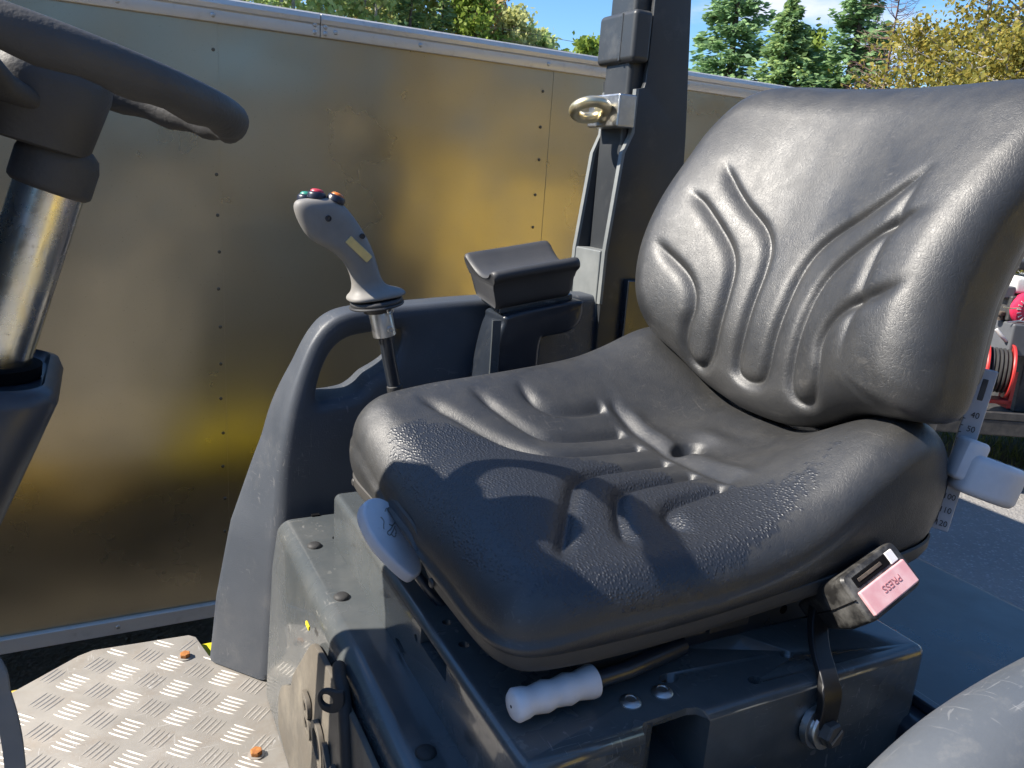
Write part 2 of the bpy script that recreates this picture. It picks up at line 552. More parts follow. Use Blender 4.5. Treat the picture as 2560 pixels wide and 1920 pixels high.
def bronze_mat():
    m, nt, p = new_mat("bronze_sheet")
    p.inputs["Metallic"].default_value = 1.0
    f = _range(nt, _noise(nt, 1.4, 5, 0.6), 0.3, 0.7, 0, 1)
    c = _mixc(nt, f, (0.50, 0.44, 0.325), (0.465, 0.41, 0.30))
    dirt = _range(nt, _noise(nt, 240, 3, 0.7), 0.66, 0.74, 0, 0.5)
    c = _mixc(nt, dirt, c, (0.16, 0.13, 0.10))
    nt.links.new(c, p.inputs["Base Color"])
    nt.links.new(_range(nt, _noise(nt, 3, 4, 0.6), 0.3, 0.7, 0.25, 0.34), p.inputs["Roughness"])
    wav = _noise(nt, 1.7, 2, 0.4)
    n1 = _bump(nt, wav, 0.55, 0.05)
    tx = _noise(nt, 420, 2, 0.6, stretch=(1, 1, 1.0))
    nt.links.new(_bump(nt, tx, 0.06, 0.001, n1), p.inputs["Normal"])
    return m
BRONZE = bronze_mat()

def ground_mat():
    m, nt, p = new_mat("old_asphalt")
    f = _range(nt, _noise(nt, 0.6, 6, 0.6), 0.3, 0.7, 0, 1)
    c = _mixc(nt, f, (0.235, 0.225, 0.215), (0.175, 0.168, 0.162))
    st = _range(nt, _noise(nt, 55, kind='voronoi'), 0.15, 0.5, 0, 1)
    c2 = _mixc(nt, st, (0.34, 0.325, 0.31), c)
    n = _range(nt, _noise(nt, 26, 3, 0.6), 0.45, 0.6, 0, 1)
    c = _mixc(nt, n, c, c2)
    nt.links.new(c, p.inputs["Base Color"])
    p.inputs["Roughness"].default_value = 0.9
    b1 = _bump(nt, _noise(nt, 60, kind='voronoi'), 0.5, 0.012)
    nt.links.new(_bump(nt, _noise(nt, 14, 6, 0.7), 0.5, 0.02, b1), p.inputs["Normal"])
    return m
GROUND = ground_mat()
DIRT = simple("leaf_litter_earth", (0.10, 0.08, 0.055), (0.06, 0.065, 0.03), 0.95, vscale=0.8)

def leaf_mat(name, cols, trans=0.35, rough=0.55):
    m, nt, p = new_mat(name)
    g = nt.nodes.new("ShaderNodeNewGeometry")
    ramp = nt.nodes.new("ShaderNodeValToRGB")
    el = ramp.color_ramp.elements
    while len(el) < len(cols): el.new(0.5)
    for i, c in enumerate(cols):
        el[i].position = i / (len(cols) - 1)
        el[i].color = (*c, 1)
    nt.links.new(g.outputs["Random Per Island"], ramp.inputs["Fac"])
    nt.links.new(ramp.outputs[0], p.inputs["Base Color"])
    p.inputs["Roughness"].default_value = rough
    p.inputs["Specular IOR Level"].default_value = 0.3
    t = nt.nodes.new("ShaderNodeBsdfTranslucent")
    nt.links.new(ramp.outputs[0], t.inputs["Color"])
    mx = nt.nodes.new("ShaderNodeMixShader")
    mx.inputs[0].default_value = trans
    out = nt.nodes["Material Output"]
    nt.links.new(p.outputs[0], mx.inputs[1])
    nt.links.new(t.outputs[0], mx.inputs[2])
    nt.links.new(mx.outputs[0], out.inputs["Surface"])
    return m

LEAF_SPRUCE = leaf_mat("spruce_needles", [(0.126, 0.221, 0.114), (0.23, 0.372, 0.179), (0.356, 0.516, 0.23), (0.179, 0.304, 0.16)], 0.45)
LEAF_FIR = leaf_mat("fir_needles", [(0.143, 0.255, 0.133), (0.255, 0.383, 0.175), (0.415, 0.527, 0.191)], 0.45)
LEAF_BIRCH = leaf_mat("birch_leaves", [(0.23, 0.208, 0.043), (0.345, 0.287, 0.051), (0.172, 0.187, 0.043), (0.46, 0.345, 0.071)], 0.45)
LEAF_LIME = leaf_mat("lime_leaves", [(0.165, 0.255, 0.045), (0.285, 0.375, 0.068), (0.225, 0.3, 0.053)], 0.45)
LEAF_GREEN = leaf_mat("green_leaves", [(0.258, 0.389, 0.143), (0.431, 0.574, 0.201), (0.545, 0.6, 0.244), (0.316, 0.414, 0.157)], 0.45)
LEAF_OLIVE = leaf_mat("olive_leaves", [(0.421, 0.445, 0.174), (0.6, 0.6, 0.234), (0.328, 0.374, 0.153)], 0.45)
LEAF_RUST = leaf_mat("russet_leaves", [(0.504, 0.355, 0.158), (0.6, 0.43, 0.186), (0.448, 0.392, 0.167), (0.559, 0.318, 0.158)], 0.45)
LEAF_GRASS = leaf_mat("grass_blades", [(0.10, 0.13, 0.03), (0.20, 0.21, 0.06), (0.07, 0.10, 0.025), (0.26, 0.23, 0.10)], 0.4)
BARK = simple("bark", (0.11, 0.085, 0.065), (0.065, 0.05, 0.04), 0.9, vscale=6, bscale=25, bstr=0.6, bdist=0.02)
BIRCHBARK = simple("pale_bark", (0.42, 0.40, 0.36), (0.20, 0.18, 0.16), 0.8, vscale=5)
TWIG = simple("reddish_twigs", (0.19, 0.115, 0.09), (0.13, 0.08, 0.07), 0.85, vscale=4)

# ------------------------------------------------------------------ ground and hill
def hill_h(x, y):
    a = smooth01(26, 75, np.asarray(y) + 0.10 * np.asarray(x))
    b = 1.0 - smooth01(20, 62, np.asarray(x, float))
    return a * (2.2 + 7.5 * b)

gv, gf = [], []
GX = np.concatenate([np.linspace(-260, -12, 14), np.linspace(-10, 22, 33), np.linspace(24, 260, 28)])
GY = np.concatenate([np.linspace(-260, -12, 14), np.linspace(-10, 22, 33), np.linspace(24, 120, 34), np.linspace(130, 400, 8)])
for y in GY:
    for x in GX:
        h = 0.012 * math.sin(x * 1.3 + y * 0.4) + 0.010 * math.sin(y * 1.9 - x * 0.6)
        gv.append((x, y, h if abs(x) + abs(y) < 60 else -0.02))
nx = len(GX)
for j in range(len(GY) - 1):
    for i in range(nx - 1):
        gf.append((j * nx + i, j * nx + i + 1, (j + 1) * nx + i + 1, (j + 1) * nx + i))
ground = tag(mesh_obj("ground", gv, gf, GROUND, None, True, None), kind="structure")
hx, hy = np.linspace(-90, 110, 60), np.linspace(24, 170, 50)
hv = [(x, y, float(hill_h(x, y)) + 0.03 + 0.25 * math.sin(x * .31) * math.sin(y * .27) * float(hill_h(x, y) > 0.3)) for y in hy for x in hx]
hf = [(j * 60 + i, j * 60 + i + 1, (j + 1) * 60 + i + 1, (j + 1) * 60 + i) for j in range(49) for i in range(59)]
tag(mesh_obj("hill", hv, hf, DIRT, None, True, None), kind="structure")

# ------------------------------------------------------------------ enclosed trailer
TY = 2.2
tr = thing("enclosed_trailer", (0.3, TY + 1.0, 0), "bronze sheet metal enclosed trailer with aluminium rails behind the roller", "trailer")
ZB, ZT = 0.415, 2.065
box("trailer_body", (-3.2, TY + 0.012, ZB + 0.02), (2.36, TY + 2.05, ZT - 0.006), BRONZE, tr, 0.01)
box("trailer_roof", (-3.23, TY - 0.002, ZT - 0.004), (2.38, TY + 2.07, ZT + 0.012), RAIL, tr, 0.004)
edges = [-3.2, -2.55, -1.61, -0.665, 0.283, 1.222, 2.35]
for i in range(len(edges) - 1):
    off = 0.0016 * (i % 2)
    box("wall_panel", (edges[i] + (0.004 if i % 2 else -0.012), TY + 0.003 - off, ZB + 0.035), (edges[i + 1] + (-0.004 if i % 2 else 0.012), TY + 0.011 - off, ZT - 0.03), BRONZE, tr, 0.0008, 1)
def rail_profile(name, x0, x1, pts):
    v = [(x, y, z) for x in (x0, x1) for (y, z) in pts]
    n = len(pts)
    f = [(i, (i + 1) % n, n + (i + 1) % n, n + i) for i in range(n)] + [tuple(reversed(range(n))), tuple(range(n, 2 * n))]
    return mesh_obj(name, v, f, RAIL, tr, True, 30, 0.0012, 2)
cuts = [-3.2, -1.71, 0.527, 2.37]
for i in range(3):
    rail_profile("top_rail", cuts[i] + 0.001, cuts[i + 1] - 0.001,
                 [(TY + 0.001, 2.018), (TY - 0.007, 2.018), (TY - 0.0095, 2.024), (TY - 0.0085, 2.046), (TY - 0.013, 2.050), (TY - 0.016, 2.060), (TY - 0.013, 2.072), (TY + 0.001, 2.075)])
for i in range(3):
    rail_profile("bottom_rail", cuts[i] + 0.001, cuts[i + 1] - 0.001,
                 [(TY + 0.001, 0.412), (TY - 0.013, 0.412), (TY - 0.013, 0.452), (TY - 0.006, 0.456), (TY + 0.001, 0.456)])
# screws: one shared mesh
def screw_mesh(name, r, h, mat, n=12):
    v, f = [], []
    prof = [(r, 0), (r * 0.98, h * 0.35), (r * 0.75, h * 0.8), (r * 0.35, h), (0.0001, h)]
    for rr, hh in prof:
        for k in range(n):
            w = 2 * math.pi * k / n
            v.append((rr * math.cos(w), rr * math.sin(w), hh))
    for i in range(len(prof) - 1):
        for k in range(n): f.append((i * n + k, i * n + (k + 1) % n, (i + 1) * n + (k + 1) % n, (i + 1) * n + k))
    me = bpy.data.meshes.new(name)
    me.from_pydata(v, [], f)
    me.materials.append(mat)
    me.polygons.foreach_set("use_smooth", [True] * len(f))
    return me
RIVET = screw_mesh("wall_screw", 0.0045, 0.0018, simple("bronze_screw", (0.16, 0.135, 0.10), (0.10, 0.085, 0.06), 0.4, metal=.6))
RAILSCREW = screw_mesh("rail_screw", 0.0062, 0.003, STEEL)
face_out = lambda x, y, z: basis((x, y, z), (1, 0, 0), (0, 0, 1), (0, -1, 0))
for cx in (-1.625, -0.68, 0.267, 1.195):
    for i in range(16):
        z = 1.955 - 0.0985 * i + random.uniform(-.004, .004)
        if z > 0.5: instance("wall_screw", RIVET, face_out(cx + random.uniform(-.003, .003), TY + 0.0015, z), tr)
for cx in (-1.2, -0.55, 0.06, 0.267, 0.80, 1.20, 1.72):
    instance("rail_screw", RAILSCREW, face_out(cx, TY - 0.009, 2.034), tr)
for cx, cz in ((0.513, 2.028), (0.513, 2.046), (0.54, 2.028), (0.54, 2.044), (0.567, 2.034)):
    instance("rail_screw", RAILSCREW, face_out(cx, TY - 0.009, cz), tr)
for cx in (-1.1, -0.4, -0.02, 0.9, 1.5): instance("rail_screw", RAILSCREW, face_out(cx, TY - 0.012, 0.433), tr)
for wx in (-1.9, -1.1):
    lathe("wheel", (wx, TY + 0.12, 0.33), (0, 1, 0), [(0.1, 0), (0.2, 0.0), (0.21, .02), (0.3, 0.01), (0.33, 0.04), (0.33, 0.17), (0.3, 0.2), (0.1, 0.2)], RUBBER, tr)
box("underframe", (-3.1, TY + 0.35, 0.30), (2.1, TY + 1.7, 0.43), DARKMETAL, tr, 0.01)

# ------------------------------------------------------------------ the roller
RC = 0.82                     # centre line (y)
ro = thing("road_roller", (0.4, RC, 0.0), "dark grey compact road roller with black vinyl operator seat, nearest machine", "road roller")

# --- cushion
def polar_pad(outline, centre, nr, zfun, bottom, wall):
    """outline (N,2) ccw; zfun(P, d) -> height; wall(list of (inset, frac)) below; returns verts, faces"""
    N = len(outline)
    rad = outline - centre
    tang = np.roll(outline, -1, 0) - np.roll(outline, 1, 0)
    nor = np.stack([tang[:, 1], -tang[:, 0]], 1)
    nor /= np.linalg.norm(nor, axis=1)[:, None]
    dn = np.abs((rad * nor).sum(1))
    t = np.linspace(0, 1, nr + 1)[1:]
    s = 1 - (1 - t) ** 1.25
    rings = [centre + rad * q for q in s]
    P = np.concatenate([centre[None]] + rings)
    D = np.concatenate([[9.0]] + [(1 - q) * dn for q in s])
    Z = zfun(P, D)
    V = [np.column_stack([P, Z])]
    zt = Z[-N:]
    for inset, fr in wall:
        Q = outline - nor * inset
        V.append(np.column_stack([Q, zt + (bottom - zt) * fr]))
    V = np.concatenate(V)
    F = [(0, 1 + k, 1 + (k + 1) % N) for k in range(N)]
    M = nr + len(wall)
    for i in range(M - 1):
        a, b = 1 + i * N, 1 + (i + 1) * N
        F += [(a + k, b + k, b + (k + 1) % N, a + (k + 1) % N) for k in range(N)]
    F.append(tuple(1 + (M - 1) * N + k for k in range(N)))
    return V, F, P

def resample(loop, n):
    loop = np.vstack([loop, loop[:1]])
    d = np.concatenate([[0], np.cumsum(np.linalg.norm(np.diff(loop, axis=0), axis=1))])
    q = np.linspace(0, d[-1], n, endpoint=False)
    return np.column_stack([np.interp(q, d, loop[:, 0]), np.interp(q, d, loop[:, 1])])

half = [(0.302, 0.0), (0.304, 0.10), (0.305, 0.19), (0.311, 0.228), (0.326, 0.251), (0.352, 0.262), (0.40, 0.267), (0.47, 0.269), (0.60, 0.272), (0.74, 0.278), (0.82, 0.279), (0.88, 0.268), (0.915, 0.24), (0.925, 0.18), (0.925, 0.08), (0.925, 0.0)]
loop = [(x - .006 * float(smooth01(.10, .22, np.array(v))) * (x < .4), v * 1.055) for x, v in half] + [(x, -v) for x, v in reversed(half[1:-1])]
# ccw seen from above (x right, y up): go -v side first
loop = loop[::-1]
CUSH = resample(catmull(loop, 10, True), 620)

bol = table([.30, .40, .55, .70, .79, .85, .93], [.032, .041, .060, .078, .099, .098, .055], .03)
boln = table([.30, .45, .56, .64, .70, .77, .83, .93], [-.014, -.016, -.010, .004, .030, .078, .086, .045], .03)
cen = table([.30, .36, .42, .55, .68, .77, .85, .93], [1.346, 1.354, 1.354, 1.349, 1.348, 1.358, 1.385, 1.380], .03)
CG = [[(.385, .218), (.42, .165), (.465, .10), (.50, .055), (.535, .036), (.585, .031), (.665, .031)],
      [(.47, .218), (.49, .17), (.515, .125), (.54, .095), (.575, .085), (.62, .083), (.668, .083)],
      [(.555, .22), (.552, .19), (.56, .16), (.585, .142), (.625, .136), (.668, .138)]]

def cush_z(P, D):
    x, v = P[:, 0], P[:, 1]
    z = cen(x) + np.where(v > 0, bol(x) * smooth01(.06, .245, v), boln(x) * smooth01(.05, .235, -v))
    # front edge sags a little between the thighs
    z -= 0.012 * np.exp(-((x - .31) / .06) ** 2) * np.exp(-((v + .02) / .10) ** 2)
    rr = 0.043 + 0.012 * smooth01(.45, .32, x)
    d = np.clip(D, 0, rr)
    z -= rr - np.sqrt(np.maximum(rr * rr - (rr - d) ** 2, 0))
    for g in CG:
        z -= groove(P, g, .0110, .0090, .05, .012)
        z -= groove(P, [(a, -b) for a, b in g], .0115, .0090, .045, .012)
    # ribs swell between the grooves, and the flat behind them stands a step higher
    z -= groove(P, [(.678, .150), (.684, .07), (.680, 0), (.676, -.07), (.672, -.150)], .0045, .008, .02, .02)
    z += .0035 * smooth01(.680, .70, x) * np.exp(-(v / .16) ** 4)
    z += groove(P, [(.700, .13), (.706, .05), (.704, -.05), (.698, -.15)], .004, .012, .03, .03)
    dh = np.hypot((x - .715) / 1.25, v + .004)
    z -= .026 * np.exp(-(dh / .0165) ** 4) + .009 * np.exp(-(dh / .034) ** 2)
    z += .006 * np.exp(-((x - .762) / .016) ** 2) * np.exp(-(v / .03) ** 2)
    return z

N = len(CUSH)
fb = np.exp(-(((CUSH[:, 1] - .02) / .075) ** 4)) * smooth01(.40, .31, CUSH[:, 0])
CBOT = 1.262 + .034 * fb + .036 * smooth01(.42, .92, CUSH[:, 0])
V, F, PP = polar_pad(CUSH, np.array([.60, 0.0]), 185, cush_z, CBOT,
                     [(-.003, .12), (-.004, .3), (-.003, .5), (.000, .7), (.004, .85), (.008, .95), (.012, 1.0), (.05, 1.0)])
V[:, 1] += RC
cushion = mesh_obj("seat_cushion", V, F, VINYL, ro, True, None, label="black vinyl seat cushion with moulded grooves and dew on its front")
# dew lies on the front left of the cushion
WET = np.array([(.335, .15), (.38, .150), (.43, .115), (.48, .066), (.53, .02), (.585, -.02), (.63, -.07), (.665, -.135), (.70, -.185), (.77, -.19), (.79, -.215), (.70, -.240), (.58, -.262), (.46, -.268), (.39, -.262), (.34, -.236), (.318, -.17), (.315, -.08), (.318, .03), (.322, .11)])
def poly_dist(P, poly):
    inside = np.zeros(len(P), bool)
    best = np.full(len(P), 9.0)
    n = len(poly)
    for i in range(n):
        a, b = poly[i], poly[(i + 1) % n]
        s = b - a
        t = np.clip(((P - a) @ s) / (s @ s), 0, 1)
        best = np.minimum(best, np.linalg.norm(P - a - t[:, None] * s, axis=1))
        c = ((a[1] > P[:, 1]) != (b[1] > P[:, 1])) & (P[:, 0] < (b[0] - a[0]) * (P[:, 1] - a[1]) / (b[1] - a[1] + 1e-12) + a[0])
        inside ^= c
    return np.where(inside, best, -best)
Pv = V[:, :2] - np.array([0, RC])
wet = np.clip(0.5 + poly_dist(Pv, WET) / 0.045, 0, 1) * (V[:, 2] > 1.30) * (1 - .52 * smooth01(.58, .76, Pv[:, 0]))
at = cushion.data.attributes.new("wet", 'FLOAT', 'POINT')
at.data.foreach_set("value", wet.astype(np.float32))

# seat pan (grey plastic tray under the cushion)
pan_top = CBOT + .010
tang = np.roll(CUSH, -1, 0) - np.roll(CUSH, 1, 0)
nor = np.stack([tang[:, 1], -tang[:, 0]], 1); nor /= np.linalg.norm(nor, axis=1)[:, None]
rows = [(.004, pan_top), (.0015, pan_top - .002), (.0020, CBOT - .004), (.006, CBOT - .012 - .0 * fb), (.016, CBOT - .020), (.05, CBOT - .022)]
pv = np.concatenate([np.column_stack([CUSH[:, 0] - nor[:, 0] * i, CUSH[:, 1] - nor[:, 1] * i + RC, z]) for i, z in rows])
pf = [(r * N + k, (r + 1) * N + k, (r + 1) * N + (k + 1) % N, r * N + (k + 1) % N) for r in range(len(rows) - 1) for k in range(N)]
pf.append(tuple((len(rows) - 1) * N + k for k in range(N)))
PAN = simple("seat_pan_plastic", (0.045, 0.043, 0.040), (0.06, 0.056, 0.052), 0.5, 0.65, vscale=10, bscale=300, bstr=0.1, bdist=0.001)
mesh_obj("seat_pan", pv, pf, PAN, cushion, True, 40)
PANSCREW = screw_mesh("pan_screw", .006, .003, DARKMETAL)
for yy, zz in ((1.045, 1.262), (0.735, 1.262)):
    instance("pan_screw", PANSCREW, basis((.304, yy, zz), (0, -1, 0), (0, 0, 1), (-1, 0, 0)), cushion)

# --- backrest
bhalf = [(0, 1.857), (.10, 1.862), (.17, 1.868), (.235, 1.869), (.281, 1.852), (.309, 1.806), (.318, 1.74), (.322, 1.67), (.318, 1.60), (.300, 1.54), (.272, 1.495), (.235, 1.462), (.18, 1.435), (.12, 1.405), (.05, 1.388), (0, 1.385)]
bnear = [(.10, 1.855), (.18, 1.855), (.245, 1.851), (.283, 1.835), (.296, 1.80), (.291, 1.74), (.280, 1.67), (.277, 1.60), (.283, 1.54), (.287, 1.495), (.277, 1.466), (.24, 1.456), (.19, 1.447), (.15, 1.427), (.10, 1.402), (.05, 1.388)]
bloop = [(v * .945, z) for v, z in bhalf] + [(-v, z) for v, z in reversed(bnear)]
BACK = resample(catmull(bloop[::-1], 10, True), 640)
LEAN = 0.215
wingz = table([1.38, 1.45, 1.52, 1.66, 1.76, 1.85], [.012, .034, .054, .058, .042, .016], .03)
BG = [[(.19, 1.758), (.155, 1.722), (.11, 1.685), (.065, 1.654), (.042, 1.627), (.033, 1.594), (.031, 1.55), (.030, 1.505), (.030, 1.468), (.023, 1.448), (0, 1.441),
       (-.023, 1.448), (-.030, 1.468), (-.030, 1.505), (-.031, 1.55), (-.033, 1.594), (-.042, 1.627), (-.065, 1.654), (-.11, 1.685), (-.155, 1.722), (-.19, 1.758)],
      [(.225, 1.708), (.178, 1.682), (.132, 1.647), (.10, 1.617), (.084, 1.588), (.078, 1.55), (.077, 1.51), (.079, 1.468), (.087, 1.447), (.104, 1.439),
       (.121, 1.447), (.130, 1.468), (.131, 1.495), (.127, 1.526), (.136, 1.554), (.16, 1.578), (.205, 1.603), (.240, 1.625)]]
lean_t = table([1.36, 1.43, 1.52, 1.60, 1.70, 1.78, 1.86], [-.006, 0.0, .012, .032, .070, .110, .155], .03)
def back_x(P, D):
    v, z = P[:, 0], P[:, 1]
    x = .812 + lean_t(z) - wingz(z) * np.where(v > 0, smooth01(.02, .25, v), smooth01(.02, .235, -v))
    x -= .010 * np.exp(-((z - 1.52) / .09) ** 2) * np.exp(-(v / .2) ** 2)        # lumbar swell
    rr = 0.058 - .014 * smooth01(1.74, 1.83, z)
    d = np.clip(D, 0, rr)
    x += rr - np.sqrt(np.maximum(rr * rr - (rr - d) ** 2, 0))
    x += groove(P, BG[0], .0108, .0082, .06, .06)
    x += groove(P, BG[1], .0108, .0082, .06, .06)
    x += groove(P, [(-a, b) for a, b in BG[1]], .0108, .0082, .06, .06)
    x += groove(P, [(-.178, 1.76), (-.172, 1.70), (-.168, 1.64), (-.170, 1.57), (-.172, 1.50)], .006, .009, .06, .08)
    return x
xb = .812 + lean_t(BACK[:, 1]) + .072
Vb, Fb, _ = polar_pad(BACK, np.array([0.0, 1.62]), 185, back_x, xb, [(-.002, .15), (-.003, .35), (-.002, .55), (.002, .75), (.008, .92), (.016, 1.0), (.05, 1.02)])
Vb = np.column_stack([Vb[:, 2], Vb[:, 0] + RC, Vb[:, 1]])
backrest = mesh_obj("seat_backrest", Vb, [tuple(reversed(f)) for f in Fb], VINYL, ro, True, None, label="black vinyl backrest with curved grooves and a low winged outline")
# back shell
SH = resample(catmull([(v * 0.95, 1.61 + (z - 1.61) * .88) for v, z in bloop], 10, True), 160)
rows = [(1.0, .066), (.998, .080), (.97, .100), (.88, .112), (.6, .118), (.3, .12)]
sv = np.concatenate([np.column_stack([.808 + lean_t(1.62 + (SH[:, 1] - 1.62) * k) + dx, SH[:, 0] * k + RC, 1.62 + (SH[:, 1] - 1.62) * k]) for k, dx in rows])
n_ = 160
sf = [(r * n_ + k, r * n_ + (k + 1) % n_, (r + 1) * n_ + (k + 1) % n_, (r + 1) * n_ + k) for r in range(len(rows) - 1) for k in range(n_)]
sf.append(tuple((len(rows) - 1) * n_ + k for k in range(n_)))
SHELL = simple("back_shell_plastic", (0.075, 0.065, 0.055), (0.095, 0.08, 0.065), 0.5, 0.6, vscale=9)
mesh_obj("back_shell", sv, sf, SHELL, backrest, True, 45)
# frame brackets between cushion and backrest
for yy in (RC - .215, RC + .235):
    plate("recliner_bracket", [(.862, 1.27), (.905, 1.27), (.925, 1.46), (.905, 1.48), (.878, 1.46), (.866, 1.40)], [], .012, PAINTDARK, lambda u, v, w, yy=yy: (u, yy + w, v), backrest, .003)
box("cross_bar", (.86, RC - .25, 1.315), (.93, RC + .25, 1.40), PAINTDARK, backrest, .006)

# --- weight scale on the left of the seat, with its knob
sc_dir = Vector((.028, 0, .19)).normalized()
sx = Vector((0.55, -0.83, -0.08)).normalized()
sx = (sx - sc_dir * sx.dot(sc_dir)).normalized()
sn = sx.cross(sc_dir).normalized()
if sn.y > 0: sn = -sn
SCALEMAT = simple("grey_scale_plastic", (0.40, 0.40, 0.43), (0.46, 0.46, 0.48), 0.45, vscale=30)
ORG = Vector((.932, .566, 1.414))
mS = basis(ORG, sx, sc_dir, sx.cross(sc_dir)) @ Matrix.Scale(1.07, 4)
scale = box("weight_scale", (-.0112, -.098, -.012), (.0098, .096, .0), SCALEMAT, ro, .0015, 2, mS, label="grey weight scale strip with embossed numbers beside the seat")
box("scale_slot", (-.003, .060, -.001), (.003, .085, .0008), DARKMETAL, scale, .0008, 1, mS)
for i, s_ in enumerate(("40", "50", "60", "70", "80", "90", "100", "110", "120")):
    text_mesh("number", s_, .0098, mS @ Matrix.Translation((0.0005, .042 - .0165 * i, .0004)), DARKMETAL, scale, .0004, xs=.9)
for i in range(18):
    box("scale_tick", (-.0108, .036 - .0082 * i, .0), (-.0080, .0370 - .0082 * i, .0007), DARKMETAL, scale, 0, 1, mS)
# knob: D-shaped handle sticking out to the rear left
KD = .90 * catmull([(-.052, -.006), (-.040, .020), (-.012, .030), (.028, .026), (.058, .010), (.066, -.012), (.052, -.034), (.018, -.044), (-.018, -.042), (-.046, -.030)], 6, True)
kex = Vector((.86, -.42, -.28)).normalized()
key = Vector((.40, .90, -.10)); key = (key - kex * key.dot(kex)).normalized()
kez = kex.cross(key)
if kez.z < 0: kez = -kez
KO = Vector((.952, .548, 1.383))
knob = plate("height_knob", [tuple(p) for p in KD], [], .050, LIGHTGREY, lambda u, v, w: KO + kex * (u * .74 - .004) + key * v + kez * w, ro, .010, 4, label="pale grey seat height knob at the rear left of the seat")
nk = catmull([(-.046, -.018), (-.020, -.020), (-.016, .008), (-.044, .010)], 5, True)
plate("knob_neck", [tuple(p) for p in nk], [], .052, LIGHTGREY, lambda u, v, w: KO + kex * u + key * v + kez * (w + .014), knob, .006, 3)
for arc in ([(-.010, .006), (.004, .011), (.014, .004), (.010, -.008), (.0, -.010)], [(.018, -.008), (.028, .004), (.040, .000), (.042, -.012)]):
    tube("symbol_line", [KO + kex * a + key * b + kez * .0252 for a, b in catmull(arc, 5)], .0009, GRIPGREY, knob, 6)

def boolean_cut(o, cutters):
    """cut real holes; cutters are (verts, faces)"""
    mods, tmp = [], []
    for v, f in cutters:
        me = bpy.data.meshes.new("cutter")
        me.from_pydata([tuple(p) for p in v], [], f)
        bm = bmesh.new(); bm.from_mesh(me)
        bmesh.ops.recalc_face_normals(bm, faces=bm.faces)
        bm.to_mesh(me); bm.free()
        c = bpy.data.objects.new("cutter", me)
        COL.objects.link(c)
        tmp.append(c)
        m = o.modifiers.new("cut", 'BOOLEAN')
        m.operation = 'DIFFERENCE'
        m.solver = 'EXACT'
        m.object = c
    dg = bpy.context.evaluated_depsgraph_get()
    me = bpy.data.meshes.new_from_object(o.evaluated_get(dg))
    o.modifiers.clear()
    old = o.data
    o.data = me
    bpy.data.meshes.remove(old)
    for c in tmp:
        m_ = c.data
        bpy.data.objects.remove(c)
        bpy.data.meshes.remove(m_)
    me.set_sharp_from_angle(angle=R(32))
    return o

def prism_data(poly, mapf, w0, w1):
    n = len(poly)
    v = [mapf(p[0], p[1], w) for w in (w0, w1) for p in poly]
    f = [(i, (i + 1) % n, n + (i + 1) % n, n + i) for i in range(n)] + [tuple(reversed(range(n))), tuple(range(n, 2 * n))]
    return v, f

def circle(cx, cy, r, n=16, ry=None):
    return [(cx + r * math.cos(2 * math.pi * k / n), cy + (ry or r) * math.sin(2 * math.pi * k / n)) for k in range(n)]

def arc_pts(cx, cy, r, a0, a1, n=6):
    return [(cx + r * math.cos(R(a0 + (a1 - a0) * k / n)), cy + r * math.sin(R(a0 + (a1 - a0) * k / n))) for k in range(n + 1)]

# --- seat console: lower box with a rounded front edge
prof = [(.219, .764)] + [(.232, 1.02)] + [(.240 + .026 - .026 * math.cos(R(a)), 1.079 + .026 * math.sin(R(a))) for a in (0, 15, 30, 45, 60, 75, 90)] + [(.60, 1.105), (.60, .764)]
v, f = prism_data(prof, lambda a, b, w: (a, w, b), .40, 1.290)
console = mesh_obj("seat_console", v, f, PAINT, ro, True, 30, .004, 2, label="grey painted seat console with rounded front edge")
PLUG = screw_mesh("round_plug", .0115, .0055, RUBBER, 20)
for x, y in ((.278, 1.173), (.277, 1.003), (.276, .662)):
    instance("round_plug", PLUG, Matrix.Translation((x, y, 1.1052)), console)
lathe("small_hole", (.318, 1.192, 1.1046), (0, 0, 1), [(.006, 0), (.006, .0008)], HOLE, console, 14)
box("edge_slot", (.300, 1.2845, 1.09), (.314, 1.2925, 1.1075), HOLE, console, 0)

MARK = simple('yellow_crayon', (0.75, 0.62, 0.02), None, .7)
box('paint_mark', (.2255, .985, 1.072), (.2285, 1.003, 1.079), MARK, console, .001, 1)
# --- riser: upper plate box that carries the seat
riser = box("seat_riser", (.310, .512, 1.00), (.86, 1.185, 1.190), PAINTDARK, ro, .011, 4, label="dark glossy steel riser carrying the seat rails")
riser.data.materials[0] = PAINT
zmap = lambda a, b, w: (a, b, w)
xmap = lambda a, b, w: (w, a, b)
ymap = lambda a, b, w: (a, w, b)
slot = [(.696, 1.160), (.776, 1.160), (.776, 1.181), (.696, 1.181)]
notch = [(.440, 1.06), (.515, 1.02)] + [(.520, 1.15)] + [(.520, 1.25), (.440, 1.25)]
cutters = [prism_data(slot, xmap, .29, .345), prism_data(circle(.845, 1.114, .018, 16, .006), xmap, .29, .34), prism_data(circle(.791, 1.158, .005), xmap, .29, .33),
           prism_data(circle(.338, .763, .0065), zmap, 1.17, 1.25), prism_data(circle(.338, .714, .0065), zmap, 1.17, 1.25),
           prism_data(circle(.679, .563, .009, 16, .007), zmap, 1.15, 1.25), prism_data(circle(.608, .539, .009, 16, .007), zmap, 1.15, 1.25), prism_data(circle(.520, .577, .012, 16, .008), zmap, 1.15, 1.25),
           prism_data([(.443, .49), (.443, .520), (.450, .527), (.505, .529), (.516, .526), (.523, .515), (.523, .49)], zmap, 1.02, 1.25),
           prism_data([(.462, .49), (.462, .76), (.5235, .76), (.5235, .49)], zmap, 1.02, 1.1815), prism_data([(.462, .49), (.462, .545), (.5235, .545), (.5235, .49)], zmap, .95, 1.03),
           ]
boolean_cut(riser, cutters)
